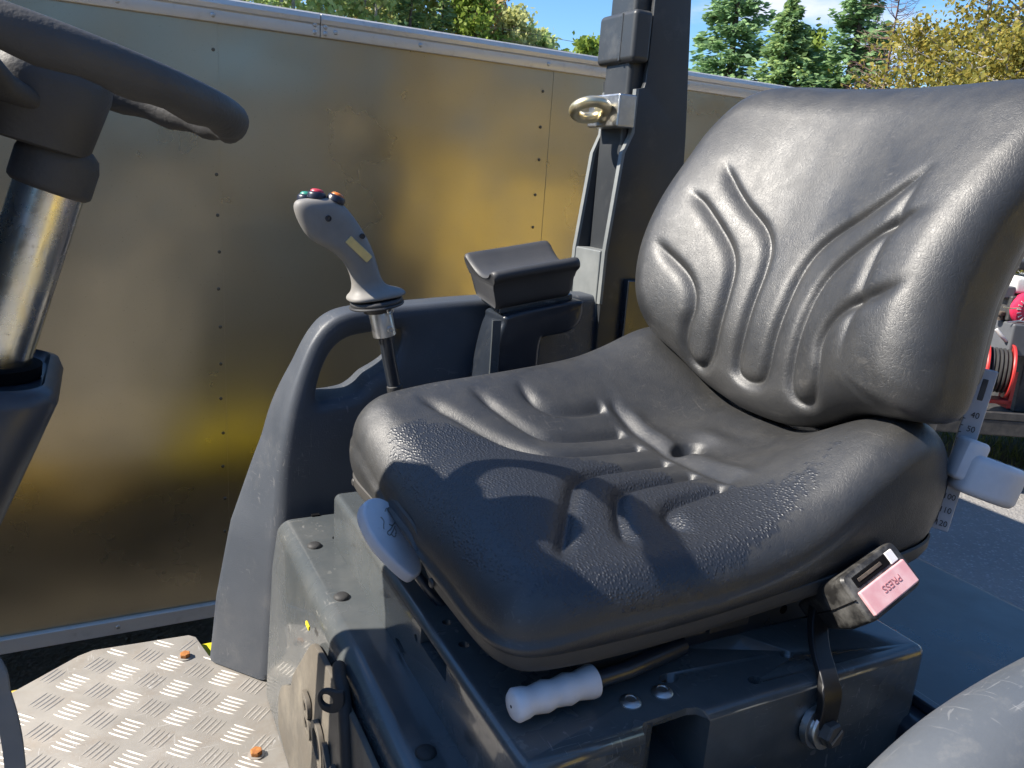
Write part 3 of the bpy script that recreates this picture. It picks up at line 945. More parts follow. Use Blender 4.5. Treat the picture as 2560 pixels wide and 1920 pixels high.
for mslot in range(len(riser.data.materials)): riser.data.materials[mslot] = PAINT
for x, y in ((.456, .558), (.497, .559)):
    lathe("rivet", (x, y, 1.190), (0, 0, 1), [(.0115, 0), (.0115, .0012), (.0095, .0035), (.006, .0048), (.0055, .0036), (.002, .0032)], STEEL, riser, 20)
lathe("link_rod", (.470, .520, 1.12), (.42, -1.0, -.62), [(.013, 0), (.013, .004), (.016, .006), (.016, .15)], STEEL, riser, 18)

# rear body beside and behind the seat
body = box("rear_body", (.835, .20, .60), (1.275, 1.32, 1.098), PAINTDARK, ro, .018, 4, label="dark glossy rear body panel beside the seat")
bodyf = box("body_side_step", (.60, .20, .60), (.8345, .5095, 1.045), PAINTDARK, ro, .012, 3)
box("body_lip", (.870, .30, 1.0985), (.885, .655, 1.112), PAINTDARK, body, .003)
box("lower_plate", (.565, .30, 1.046), (.83, .470, 1.056), PAINTDARK, bodyf, .004)
lathe("plate_bolt", (.640, .432, 1.056), (0, 0, 1), [(.017, 0), (.017, .003), (.011, .003), (.011, .011)], STEEL, bodyf, 6)

# slide rails
for yy in (.635, 1.005):
    rl = box("slide_rail", (.425, yy - .022, 1.1915), (.90, yy + .022, 1.232), PAINTDARK, ro, .004, 2)
    if yy < .8:
        box("rail_lug", (.498, yy - .036, 1.2165), (.585, yy - .0225, 1.221), DARKMETAL, rl, .002)
        box("rail_clip", (.60, yy - .026, 1.206), (.66, yy - .0225, 1.222), DARKMETAL, rl, .002)
        lathe("rail_hole", (.72, yy - .0215, 1.212), (0, -1, 0), [(.006, 0), (.006, .0006)], HOLE, rl, 12)
for yy in (.66, .98):
    box("seat_support", (.45, yy - .02, 1.2325), (.88, yy + .02, 1.262), PAINTDARK, ro, .003)

# slide lever with a pale ribbed grip
gdir = Vector((.105, .004, .002)).normalized()
ga = Vector((.325, .5715, 1.212))
prof = [(.004, -.001), (.013, 0.0), (.0165, .004), (.0155, .014), (.0135, .020), (.0150, .030), (.0160, .036), (.0138, .046), (.0150, .056), (.0162, .062), (.0140, .072), (.0158, .082), (.0172, .090), (.0168, .094), (.012, .096)]
grip = lathe("slide_lever_grip", ga, gdir, prof, LIGHTGREY, ro, 28, 60, label="pale ribbed grip of the seat slide lever, low at the front left")
tube("lever_rod", [ga + gdir * .09, ga + gdir * .135, Vector((.50, .588, 1.211)), Vector((.55, .597, 1.211))], [.009, .009, .0105, .0105], PAINTDARK, grip, 14)
lathe("grip_hole", ga - gdir * .0012, gdir, [(.0016, 0), (.0016, .0005)], HOLE, grip, 10)

# tilt lever at the front of the seat: leaf-shaped pale paddle
lf = catmull([(-.064, .000), (-.058, .016), (-.036, .030), (-.006, .033), (.027, .025), (.054, .012), (.061, .002), (.058, -.010), (.030, -.022), (-.006, -.030), (-.042, -.026), (-.060, -.014)], 8, True)
lex = Vector((.3313, -.6678, -.6665)).normalized()       # long axis, down towards the viewer
lez = Vector((.38, -.55, .74)).normalized()
ley = lez.cross(lex).normalized()
LO = Vector((.2975, .8555, 1.259))
lever = plate("tilt_lever", [(p[0] * .90, p[1] * 1.05) for p in lf], [], .018, LIGHTGREY, lambda u, v, w: LO + lex * u + ley * v + lez * w, ro, .004, 3, label="leaf-shaped pale grey tilt lever under the cushion's front edge")
tube("lever_rod", [LO + lex * a + ley * b + lez * c for a, b, c in ((.044, .006, .001), (.058, .008, .000), (.080, .014, -.002), (.112, .030, -.008))], .0062, PAINTDARK, lever, 12)
sym = [[(-.026, .016), (-.030, .024), (-.022, .029), (-.006, .024), (-.001, .015), (-.004, .009)],
       [(-.020, .002), (-.012, .003), (-.006, -.002), (.000, -.006)],
       [(-.001, .016), (.004, .006), (.006, -.002), (.010, -.004), (.012, .000), (.006, .012), (.002, .018)],
       [(.012, .002), (.017, .004), (.016, .009), (.012, .011)], [(.014, .012), (.006, .016)]]
for ln in sym:
    tube("symbol_line", [LO + lex * (a * .8 - .014) + ley * (b * .8 - .006) + lez * .0090 for a, b in catmull(ln, 4)], .0008, GRIPGREY, lever, 6)

# rubber mat on the console front, with raised lettering and a pull ring
xm = lambda a, b, w: (.2275 - (1.02 - b) * .05 + w, a, b)
mo = catmull([(1.138, .883), (1.078, .925), (1.062, .955), (1.02, 1.005), (.990, 1.040), (.965, 1.064), (.93, 1.072), (.86, 1.078), (.72, 1.082), (.62, 1.07), (.58, 1.0), (.58, .85), (.62, .80), (.80, .79), (1.10, .80), (1.148, .83)], 6, True)
mat_ = plate("rubber_mat", [tuple(p) for p in mo], [], .008, RUBBERDUST, xm, ro, .002, 2, label="dusty rubber mat with raised brand letters on the console front")
for i, ch in enumerate("BOMAG"):
    yy = .956 - .062 * i
    text_mesh("letter", ch, .092, basis((.2275 - (1.02 - .952) * .05 - .0055, yy, .954), (0, -1, 0), (-.05, 0, 1), (-1, 0, -.05)), RUBBERDUST, mat_, .0026, .0008, xs=.85)
tabp = [(.880, 1.028), (.868, 1.046), (.845, 1.056), (.805, 1.064), (.795, 1.060), (.795, 1.018), (.808, 1.004), (.840, 1.001), (.866, 1.008)]
tb = catmull([(0, 0), (.004, .020), (.020, .031), (.045, .032), (.062, .034), (.064, .002), (.052, -.020), (.03, -.028), (.010, -.022)], 5, True)
tO, tx, ty = Vector((.222, .790, 1.092)), Vector((-.75, .66, .05)).normalized(), Vector((.0, .0, 1.0))
ty = (ty - tx * ty.dot(tx)).normalized(); tz = tx.cross(ty)
plate("pull_ring", [((p[0] * -1 + .062) * .52, (p[1] - .004) * .52) for p in tb][::-1], [circle(.020, .0, .0078, 20)], .006, RUBBER, lambda u, v, w: tO + tx * u + ty * v + tz * w, mat_, .0015, 2)
sealp = catmull([(.236, .862, 1.092), (.229, .832, 1.096), (.226, .806, 1.092), (.224, .788, 1.076), (.222, .772, 1.045), (.220, .755, 1.00), (.218, .735, .94), (.216, .715, .86)], 6)
tube("rubber_seal", sealp, .0085, RUBBER, mat_, 12)

# --- floor plate of five-bar tread aluminium
FZ = .760
fp = [(-.62, 1.02), (-.62, 1.10), (-.195, 1.452), (-.085, 1.538), (-.060, 1.549), (.112, 1.540), (.124, 1.528), (.141, 1.452), (.178, 1.410), (.236, 1.345), (.224, 1.30), (.223, 1.10), (.224, .60), (.224, .42), (-.62, .42)]
floor_plate = plate("floor_plate", fp, [], .006, ALU, lambda u, v, w: (u, v, FZ + w), ro, .0012, 2, label="dusty aluminium five-bar tread plate floor")
def bar_mesh():
    v, f = [], []
    n = 9
    for i in range(n):
        t = i / (n - 1) * 2 - 1
        w = .0024 * (1 - t * t) ** .6 + .0001
        h = .0012 * (1 - t ** 4) + .00005
        x = t * .0215
        v += [(x, -w, 0), (x, -w * .35, h), (x, w * .35, h), (x, w, 0)]
    for i in range(n - 1):
        for k in range(3): f.append((4 * i + k, 4 * (i + 1) + k, 4 * (i + 1) + k + 1, 4 * i + k + 1))
    me = bpy.data.meshes.new("tread_bar")
    me.from_pydata(v, [], f)
    bm = bmesh.new(); bm.from_mesh(me); bmesh.ops.recalc_face_normals(bm, faces=bm.faces)
    if sum(fc.normal.z for fc in bm.faces) < 0: bmesh.ops.reverse_faces(bm, faces=bm.faces)
    bm.to_mesh(me); bm.free()
    me.materials.append(ALU)
    me.polygons.foreach_set("use_smooth", [True] * len(me.polygons))
    return me
BAR = bar_mesh()
FPA = np.array(fp)
spots = []
for i in range(-6, 5):
    for j in range(-2, 13):
        for kind in (0, 1):
            cx = -.131 + .083 * i + (.0405 if kind else 0)
            cy = 1.409 - .083 * j - (.0405 if kind else 0)
            ang = R(-43) if kind else R(45)
            for b in range(5):
                o_ = (b - 2) * .0094
                bx, by = cx - math.sin(ang) * o_, cy + math.cos(ang) * o_
                ends = np.array([(bx + math.cos(ang) * e, by + math.sin(ang) * e) for e in (-.021, 0, .021)])
                if poly_dist(ends, FPA).min() > .001: spots.append((bx, by, ang))
inview = [s for s in spots if s[0] > -.2 and s[1] > .98]
inview.sort(key=lambda s: math.hypot(s[0], s[1]))
keep = inview[:300]
rest = inview[300:] + [s for s in spots if s not in set(inview)]
for bx, by, ang in keep:
    instance("tread_bar", BAR, Matrix.Translation((bx, by, FZ + .003)) @ Matrix.Rotation(ang, 4, 'Z'), floor_plate)
rv, rf_ = [], []
bv = [Vector(v.co) for v in BAR.vertices]
bf = [tuple(p.vertices) for p in BAR.polygons]
for bx, by, ang in rest:
    M = Matrix.Translation((bx, by, FZ + .003)) @ Matrix.Rotation(ang, 4, 'Z')
    k = len(rv)
    rv += [M @ q for q in bv]
    rf_ += [tuple(i + k for i in q) for q in bf]
tag(mesh_obj("tread_pattern", rv, rf_, ALU, floor_plate, True, None), kind="stuff")
for bx, by in ((.0985, 1.4625), (.178, 1.142)):
    fb_ = lathe("floor_bolt", (bx, by, FZ + .003), (0.02, 0.01, 1), [(.0095, .0022), (.0098, .0030), (.0098, .0085), (.0088, .0098)], RUST, floor_plate, 6, 25)
    lathe("washer", (bx, by, FZ + .003), (0, 0, 1), [(.0135, 0), (.0135, .0022), (.010, .0024)], ALU, fb_, 22)

# yellow frame under the floor
chassis = box("yellow_frame", (.116, .60, .690), (.60, 1.532, .744), LIME, ro, .006, 2, label="yellow frame showing between floor plate and side panel")
box("reflection_skirt", (-.40, 1.4705, .62), (.115, 1.498, .744), YELLOW, ro, .006, 2)  # unseen yellow skirt, added for the gold reflection in the trailer wall
box("lower_frame", (.128, .36, .40), (1.2, 1.470, .689), DARKMETAL, ro, .01, 2)
box("front_frame", (-1.25, .40, .34), (.120, 1.47, .72), DARKMETAL, ro, .012, 2)
for dx in (-.72, 1.0):
    lathe("drum", (dx, .30, .36), (0, 1, 0), [(.30, .02), (.345, 0), (.36, .01), (.36, 1.09), (.345, 1.10), (.30, 1.08)], STEEL, ro, 48)

# --- side panel with grab handle on the far side
near_o = catmull([(.222, .766), (.232, .90), (.244, 1.08), (.252, 1.195), (.266, 1.287), (.292, 1.366), (.318, 1.418), (.350, 1.448), (.40, 1.461), (.49, 1.468), (.62, 1.477), (.80, 1.484), (1.00, 1.480), (1.16, 1.46), (1.24, 1.40), (1.26, 1.20), (1.26, .90), (1.25, .775)], 6)
near_o = [tuple(p) for p in near_o]
opening = [tuple(p) for p in catmull([(.318, 1.304), (.326, 1.350), (.345, 1.389), (.372, 1.411), (.41, 1.419), (.455, 1.424), (.472, 1.420), (.470, 1.395), (.455, 1.366), (.436, 1.350), (.414, 1.336), (.398, 1.318), (.380, 1.307), (.345, 1.302)], 5, True)]
def panel_def(p):
    x, y, z = p
    far = (y - 1.33) / .10
    k = far * (1 - smooth01(.25, .60, np.array(x))) 
    x2 = x - float(k) * float(np.interp(z, [.76, .90, 1.05, 1.22, 1.36], [.083, .078, .060, .014, 0]))
    # tubular top: pull the two faces together towards the top edge
    thin = float(smooth01(1.22, 1.42, np.array(z)))
    y2 = 1.38 + (y - 1.38) * (1 - .42 * thin) - .012 * thin
    return (x2, y2, z)
side_panel = plate("side_panel", near_o, [opening], .125, PANEL, lambda u, v, w: (u, 1.38 + w, v), ro, .021, 5, panel_def, label="dark blue-grey moulded side panel with grab handle opening", angle=60)

# --- armrest and its bracket
ax_, ay_, az_ = Vector((.985, 0, .165)).normalized(), Vector((0, .985, .16)).normalized(), None
az_ = ax_.cross(ay_).normalized()
ay_ = az_.cross(ax_)
AO = Vector((.676, 1.272, 1.535))
sec = [(-.040, -.042), (-.047, -.030), (-.049, -.005), (-.053, .010), (-.060, .018), (-.0625, .024), (-.060, .0305), (-.054, .0335), (-.047, .032), (-.036, .022), (-.018, .0155), (.0, .0135), (.020, .017), (.040, .026), (.052, .033), (.060, .035), (.0655, .031), (.066, .024), (.061, .015), (.053, .004), (.048, -.012), (.045, -.030), (.040, -.042)]
sec = [tuple(p) for p in catmull(sec, 3)]
stations = [(-.086, .90, -.006), (-.0885, .955, -.0035), (-.0865, .985, -.001), (-.079, 1.0, 0), (-.05, 1.0, 0), (.0, .995, 0), (.06, 1.0, 0), (.076, 1.0, 0), (.083, .985, -.001), (.086, .95, -.004), (.084, .90, -.007)]
vv = []
for sx_, k, dz in stations:
    for y_, z_ in sec:
        flare = 1 + (.10 if sx_ < 0 else .12) * 0
        tlt = (z_ + .042) / .077
        xx = sx_ * (.86 + .14 * tlt)
        vv.append(AO + ax_ * xx + ay_ * (y_ * k) + az_ * ((z_ + .0035) * k - .0035 + dz * (1 if z_ > 0 else 0)))
ns = len(sec)
ff = [(i * ns + k, i * ns + (k + 1) % ns, (i + 1) * ns + (k + 1) % ns, (i + 1) * ns + k) for i in range(len(stations) - 1) for k in range(ns)]
ff += [tuple(reversed(range(ns))), tuple(range((len(stations) - 1) * ns, len(stations) * ns))]
armrest = mesh_obj("armrest", vv, [tuple(reversed(q)) for q in ff], PLASTIC, ro, True, 55, label="black saddle-shaped armrest pad on the far side panel")
box("armrest_plinth", (-.068, -.040, -.052), (.082, .040, -.041), PAINT, armrest, .002, 2, basis(AO, ax_, ay_, az_))
br = [(.588, 1.30), (.592, 1.36), (.602, 1.42), (.612, 1.452), (.628, 1.470), (.760, 1.492), (.775, 1.480), (.772, 1.455), (.755, 1.437), (.730, 1.43), (.700, 1.425), (.69, 1.41), (.68, 1.30)]
plate("armrest_bracket", [tuple(p) for p in catmull(br, 5, True)], [], .085, PAINTDARK, lambda u, v, w: (u + .008, 1.268 + w, v), armrest, .008, 3)
box("bracket_edge", (.585, 1.222, 1.28), (.602, 1.2265, 1.46), PAINT, armrest, .001, 1, Matrix.Translation((.012, 0, 0)))  # lighter grey strip in place of the bracket's lit edge

# --- joystick
JY = 1.225
Lp = [(.2640, 1.6500), (.2590, 1.6440), (.2578, 1.6350), (.2650, 1.6155), (.2809, 1.5891), (.3074, 1.5789), (.3324, 1.5605), (.3442, 1.5427), (.3504, 1.5177), (.3471, 1.5062), (.3425, 1.5015), (.3425, 1.4960), (.346, 1.4935)]
Rp = [(.3100, 1.6545), (.3210, 1.6500), (.3335, 1.6408), (.3500, 1.6210), (.3620, 1.6030), (.3735, 1.5838), (.3835, 1.5590), (.3887, 1.5408), (.3963, 1.5247), (.4086, 1.5189), (.4300, 1.5160), (.4315, 1.5100), (.428, 1.5065)]
th = [.010, .015, .0175, .0185, .0185, .0185, .0175, .0165, .0170, .024, .0330, .0335, .031]
ns = 28
jv, jf = [], []
for (lx, lz), (rx, rz), t in zip(Lp, Rp, th):
    c = Vector(((lx + rx) / 2, JY, (lz + rz) / 2)); e = Vector(((rx - lx) / 2, 0, (rz - lz) / 2)) * 1.05; t *= 1.12
    for k in range(ns):
        w = 2 * math.pi * k / ns
        cc, ss = math.cos(w), math.sin(w)
        q = .72
        jv.append(c + e * (math.copysign(abs(cc) ** q, cc)) + Vector((0, math.copysign(abs(ss) ** q, ss) * t, 0)))
for i in range(len(th) - 1):
    jf += [(i * ns + k, (i + 1) * ns + k, (i + 1) * ns + (k + 1) % ns, i * ns + (k + 1) % ns) for k in range(ns)]
jf += [tuple(range(ns)), tuple(reversed(range((len(th) - 1) * ns, len(th) * ns)))]
joy = mesh_obj("joystick_grip", jv, jf, GRIPGREY, ro, True, 75, label="grey joystick grip with red and orange thumb buttons")
sub = joy.modifiers.new("smooth", 'SUBSURF'); sub.levels = 1; sub.render_levels = 2
fl_ax = Vector((-.166, 0, .986))
lathe("flange_ring", (.387, JY, 1.4985), (-fl_ax), [(.040, 0), (.042, .002), (.0425, .004), (.042, .006), (.030, .007)], PLASTIC, joy, 32)
lathe("flange_ring", (.388, JY, 1.4915), (-fl_ax), [(.030, -.002), (.0435, 0), (.0445, .002), (.0435, .004), (.024, .005), (.022, .014), (.019, .014)], PLASTIC, joy, 32)
st_ax = Vector((.031, 0, -.136)).normalized()
lathe("zinc_sleeve", (.3935, JY, 1.4815), st_ax, [(.0185, 0), (.0190, .001), (.0190, .044), (.0178, .045)], STEEL, joy, 28)
tube("lever_shaft", [(.4035, JY, 1.44), (.4130, JY, 1.392), (.4235, JY, 1.346), (.432, JY, 1.30)], .0112, PAINTDARK, joy, 16)
lathe("shaft_boot", (.4225, JY, 1.352), st_ax, [(.0105, -.002), (.013, 0), (.0135, .004), (.0135, .05)], RUBBER, joy, 18)
lathe("set_screw", (.406, JY - .0185, 1.452), (0, -1, 0), [(.0055, -.003), (.0055, .002), (.0042, .003), (.0030, .003), (.0028, .001)], STEEL, joy, 14)
tube("ring_clip", [Vector((.4035 + .005 * math.cos(R(a)), JY - .024, 1.4835 + .005 * math.sin(R(a)))) for a in range(140, 420, 20)], .0014, STEEL, joy, 8)
for (bx, bz, by, cm) in ((.2905, 1.655, JY + .002, REDBTN), (.3175, 1.6515, JY - .002, ORGBTN), (.2790, 1.6495, JY + .019, GRNBTN)):
    axb = Vector((.12, 0, .99)) if cm != ORGBTN else Vector((.38, 0, .92))
    b_ = lathe("thumb_button", (bx, by, bz - .006), axb, [(.0140, .002), (.0140, .008), (.0126, .0110), (.0104, .0122)], NAVY, joy, 24, 50)
    lathe("button_cap", (bx, by, bz - .006), axb, [(.0102, .0118), (.0100, .0136), (.0075, .0158), (.003, .0168)], cm, b_, 22, 60)
pu = Vector((.0361, 0, -.0282 * 1.15)).normalized()
pvv = Vector((.0101, 0, .0059)).normalized(); pvv = (pvv - pu * pvv.dot(pu)).normalized()
box("label_plate", (-.0235, -.0068, -.001), (.0235, .0068, .0012), PLATEYEL, joy, .0010, 1, basis((.3513, JY - .0212, 1.5790), pu, pvv, (0, -1, 0)))
for hx_, hz_, r_ in ((.3037, 1.6238, .0048), (.3565, 1.599, .0042)):
    lathe("screw_hole", (hx_, JY - .0205, hz_), (0, -1, 0), [(r_, -.002), (r_, .0012), (r_ * .75, .0016), (r_ * .6, .0002), (.0005, 0)], PLASTIC, joy, 18)

# --- roll bar: folding post, sleeve, channel and lifting eye
PYN, PYF = 1.33, 1.425
post = box("roll_bar_post", (.905, PYN + .004, 1.30), (.995, PYF - .004, 2.75), POSTPAINT, ro, .010, 3, Matrix.Translation((0, 0, 0)), label="dark roll bar post with a sleeved folding joint")
outer = [(.880, 1.10), (.880, 1.469), (.881, 1.571), (.899, 1.762), (.916, 1.800), (.9165, 1.880), (.932, 1.884), (.935, 1.895), (.936, 1.95), (.938, 2.75), (1.010, 2.75), (1.020, 2.05), (1.045, 1.80), (1.07, 1.40), (1.08, 1.10)]
cp_near = plate("channel_plate", outer, [], .012, POSTPAINT, lambda u, v, w: (u, PYN - .006 + w, v), post, .002, 2)
outer2 = [(.850, 1.10), (.848, 1.469), (.850, 1.571), (.872, 1.762), (.888, 1.800), (.889, 1.880), (.886, 1.90), (1.02, 1.905), (1.045, 1.80), (1.07, 1.40), (1.08, 1.10)]
plate("channel_plate", [(u + .028, v) for u, v in outer2], [], .012, POSTPAINT, lambda u, v, w: (u, PYF + .006 + w, v), post, .002, 2)
for yy, pl, dx in ((PYN - .006, outer, 0), (PYF + .006, outer2, .028)):
    pth = [(pl[1][0] + dx, pl[1][1]), (pl[2][0] + dx, pl[2][1]), (pl[3][0] + dx, pl[3][1]), (pl[4][0] + dx, pl[4][1]), (pl[5][0] + dx, pl[5][1])]
    vv, ff = [], []
    for u, v_ in pth: vv += [(u - .0018, yy - .0055, v_), (u - .0018, yy + .0055, v_), (u + .004, yy + .0063, v_), (u + .004, yy - .0063, v_)]
    for i in range(len(pth) - 1):
        for k in range(4): ff.append((4 * i + k, 4 * i + (k + 1) % 4, 4 * (i + 1) + (k + 1) % 4, 4 * (i + 1) + k))
    ff += [(3, 2, 1, 0), tuple(range(4 * len(pth) - 4, 4 * len(pth)))]
    mesh_obj("sunlit_edge", vv, ff, LITGREY, post, True, 30)  # pale strip painted along the flange edge where the sun catches it
box("channel_web", (.945, PYN, 1.30), (.975, PYF, 1.90), POSTPAINT, post, .002)
box("channel_foot", (.876, PYN + .001, 1.28), (.93, PYF - .001, 1.574), LITGREY, post, .003)
slv = box("post_sleeve", (.893, PYN - .018, 1.927), (.935, PYF + .012, 2.018), POSTPAINT, post, .010, 4)
box("sleeve_weld", (.8918, 1.352, 1.93), (.8938, 1.358, 2.014), POSTPAINT, slv, .001)
blk = box("lifting_block", (.872, PYN - .022, 1.808), (.912, 1.415, 1.868), STEEL, ro, .004, 3, label="pale steel block with a zinc lifting eye bolted to the post")
ec, er = Vector((.838, 1.352, 1.836)), .030
e1, e2 = Vector((.96, .10, -.12)).normalized(), Vector((.12, -.86, .40)).normalized()
e2 = (e2 - e1 * e2.dot(e1)).normalized()
tube("lifting_eye", [ec + e1 * er * 1.05 * math.cos(R(a)) + e2 * er * math.sin(R(a)) for a in range(0, 360, 12)], .0105, ZINC, blk, 16, True)
lathe("eye_collar", (.873, 1.360, 1.834), (-1, 0, 0), [(.019, -.002), (.019, .004), (.015, .008), (.013, .014)], ZINC, blk, 24)
post2 = box("roll_bar_post", (.905, .225, 1.10), (.995, .316, 2.75), POSTPAINT, ro, .010, 3)
box("roll_bar_crossbar", (.905, .225, 2.70), (.995, PYF, 2.79), POSTPAINT, ro, .010, 3)
box("inner_tank", (1.02, 1.46, .95), (1.26, 1.9, 1.56), DARKMETAL, ro, .02, 3) if False else None
box("belt_anchor", (.93, 1.30, 1.30), (1.02, 1.329, 1.52), PAINTDARK, ro, .003)

# --- seat belt buckle
bex = Vector((.105, 0, .026)).normalized()
bO = Vector((.714, .505, 1.295))
bu = Vector((.74, .10, .66)).normalized()            # points out of the buckle's mouth
bw = Vector((.80, -.50, -.10)); bw = (bw - bu * bw.dot(bu)).normalized()   # across the mouth
bt = bu.cross(bw).normalized()
BUCK = simple("buckle_plastic", (0.020, 0.019, 0.018), (0.15, 0.145, 0.135), 0.4, 0.6, vlo=.48, vhi=.75, vscale=34, bscale=300, bstr=0.15, bdist=0.001)
def loft(name, secs, mat, parent, n=32, q=.45, ang=50, label=None):
    v, f = [], []
    for c, a, b in secs:
        for k in range(n):
            w = 2 * math.pi * k / n
            cc, ss = math.cos(w), math.sin(w)
            v.append(c + a * math.copysign(abs(cc) ** q, cc) + b * math.copysign(abs(ss) ** q, ss))
    for i in range(len(secs) - 1):
        f += [(i * n + k, (i + 1) * n + k, (i + 1) * n + (k + 1) % n, i * n + (k + 1) % n) for k in range(n)]
    f += [tuple(range(n)), tuple(reversed(range((len(secs) - 1) * n, len(secs) * n)))]
    me = bpy.data.meshes.new(name); me.from_pydata([tuple(p) for p in v], [], f)
    bm = bmesh.new(); bm.from_mesh(me); bmesh.ops.recalc_face_normals(bm, faces=bm.faces); bm.to_mesh(me); bm.free()
    return finish(name, me, mat, parent, True, ang, label=label)
bn = Vector((-.0605, -.7065, .7052)).normalized()    # out of the mouth
bw = Vector((.9592, .1544, .2370)).normalized()      # across the mouth
bt = Vector((.2763, -.6907, -.6683)).normalized()    # towards the button side
BC = Vector((.736, .503, 1.306))
hw, hh = .0495, .0280
secs = [(BC - bn * .118, bw * .018, bt * .014), (BC - bn * .113, bw * .023, bt * .017), (BC - bn * .082, bw * .031, bt * .023), (BC - bn * .050, bw * .044, bt * .0262),
        (BC - bn * .034, bw * hw, bt * hh), (BC - bn * .004, bw * hw, bt * hh), (BC - bn * .0008, bw * (hw - .002), bt * (hh - .002)), (BC - bn * .0002, bw * (hw - .004), bt * (hh - .004))]
buckle = loft("seat_belt_buckle", secs, BUCK, ro, 56, .20, 30, "worn black seat belt buckle with faded pink release button")
mb = basis(BC, bw, bt, bn)
box("release_button", (-.0420, -.0050, -.004), (.0420, .0235, .0035), PINK, buckle, .002, 2, mb)
box("latch_slot", (-.037, -.0205, -.004), (.037, -.0080, .0008), HOLE, buckle, .001, 1, mb)
box("latch_tongue", (-.031, -.0165, -.002), (.012, -.0125, .0016), BARK, buckle, .0006, 1, mb)
box("slot_lip", (.024, -.0205, -.002), (.037, -.0065, .0022), LIGHTGREY, buckle, .001, 1, mb)
text_mesh("press_lettering", "PRESS", .0112, basis(BC + bt * .0075 + bn * .0037 + bw * .004, -bw, bt, bn), simple('pink_lettering', (0.42, 0.17, 0.19), None, .5), buckle, .0003, xs=1.2)
seamv = [BC - bn * d + bt * (.000) + bw * s_ for d, s_ in ((.0, -.0497), (.034, -.0498), (.05, -.0445), (.082, -.0315), (.113, -.0235))]
tube("case_seam", seamv, .0008, HOLE, buckle, 6)
strap = [Vector(p) for p in catmull([(.722, .566, 1.245), (.708, .552, 1.228), (.694, .532, 1.212), (.686, .512, 1.196), (.6825, .5005, 1.178), (.681, .4985, 1.155), (.679, .4985, 1.140)], 5)]
BELT = simple("black_webbing", (0.006, 0.006, 0.007), (0.012, 0.012, 0.013), 0.4, vscale=30)
sv_, sf_ = [], []
for i, p in enumerate(strap):
    w_ = .0125 if i < len(strap) * .55 else .0145
    sv_ += [p + Vector((w_, 0, 0)) + Vector((0, -.005, 0)), p + Vector((w_, .005, 0)), p + Vector((-w_, .005, 0)), p + Vector((-w_, -.005, 0))]
for i in range(len(strap) - 1):
    for k in range(4): sf_.append((4 * i + k, 4 * i + (k + 1) % 4, 4 * (i + 1) + (k + 1) % 4, 4 * (i + 1) + k))
sf_ += [(3, 2, 1, 0), tuple(range(4 * len(strap) - 4, 4 * len(strap)))]
mesh_obj("buckle_strap", sv_, sf_, BELT, buckle, True, 40, .003, 2)
anc = lathe("anchor_bolt", (.678, .511, 1.134), (.10, -1, .12), [(.024, 0), (.024, .008), (.019, .009), (.019, .012)], STEEL, buckle, 28)
lathe("bolt_washer", (.6795, .4985, 1.1355), (.10, -1, .12), [(.021, 0), (.0215, .001), (.021, .004), (.012, .0045)], STEEL, anc, 28)
lathe("bolt_head", (.680, .494, 1.136), (.10, -1, .12), [(.0145, 0), (.0145, .010), (.0125, .0125)], DARKMETAL, anc, 6, 20)
box("bolt_mark", (-.010, -.0016, .0128), (.010, .0016, .0135), STEEL, anc, 0, 1, basis((.680, .494, 1.136), (.8, .1, .59), (.59, .0, -.8), (.10, -1, .12)))

# --- steering column, hub and wheel
cb, ctp = Vector((-.1090, .83, 1.465)), Vector((-.0385, .83, 1.668))
cax = (ctp - cb).normalized()
column = lathe("steering_column", cb - cax * .06, cax, [(.0285, 0), (.0285, .27)], COLUMN, ro, 40, label="zinc plated steering column tube with rainbow sheen")
lathe("column_cap", ctp - cax * .002, cax, [(.030, -.004), (.0335, -.001), (.034, .002), (.034, .024), (.031, .034), (.024, .040)], WHEELRUB, column, 40, 50)
wc = Vector((-.030, .83, 1.772))
wn_ = Vector((.27, 0, 1.0)).normalized()
we1 = Vector((1.0, 0, -.27)).normalized()
we2 = Vector((0, 1, 0))
WR = .150
rim, rr_ = [], []
for a in range(0, 360, 5):
    rim.append(wc + we1 * WR * math.cos(R(a)) + we2 * WR * math.sin(R(a)))
# rim with finger swells on its underside
nsec = 20
rvv, rff = [], []
for i, p in enumerate(rim):
    a = R(i * 5)
    e = (we1 * math.cos(a) + we2 * math.sin(a))
    bump_ = .5 + .5 * math.cos(a * 16)
    for k in range(nsec):
        w = 2 * math.pi * k / nsec
        rr0 = .0158 + (.0035 * bump_ if math.sin(w) < -.2 else 0)
        rvv.append(p + e * math.cos(w) * .0150 + wn_ * math.sin(w) * rr0)
M_ = len(rim)
for i in range(M_):
    j = (i + 1) % M_
    rff += [(i * nsec + k, i * nsec + (k + 1) % nsec, j * nsec + (k + 1) % nsec, j * nsec + k) for k in range(nsec)]
wheel = mesh_obj("steering_wheel", rvv, [tuple(reversed(q)) for q in rff], WHEELRUB, ro, True, None, label="black steering wheel rim at the upper left edge")
hub_secs = []
for d, sx_, sy_ in ((-.074, .036, .036), (-.072, .040, .040), (-.050, .043, .043), (-.020, .047, .046), (-.008, .046, .045), (-.002, .040, .040)):
    hub_secs.append((wc + wn_ * d + we1 * .004, we1 * sx_, we2 * sy_))
loft("wheel_hub", hub_secs, WHEELRUB, wheel, 40, .75, 40)
for a in (236, 124):
    e = we1 * math.cos(R(a)) + we2 * math.sin(R(a))
    s_ = e.cross(wn_).normalized()
    path = [(.030, -.040, .026), (.062, -.034, .024), (.095, -.016, .020), (.125, -.004, .016), (.143, .0, .013)]
    secs = [(wc + e * q + wn_ * h, s_ * ww, wn_ * .010) for q, h, ww in path]
    loft("wheel_spoke", secs, WHEELRUB, wheel, 24, .7, 50)

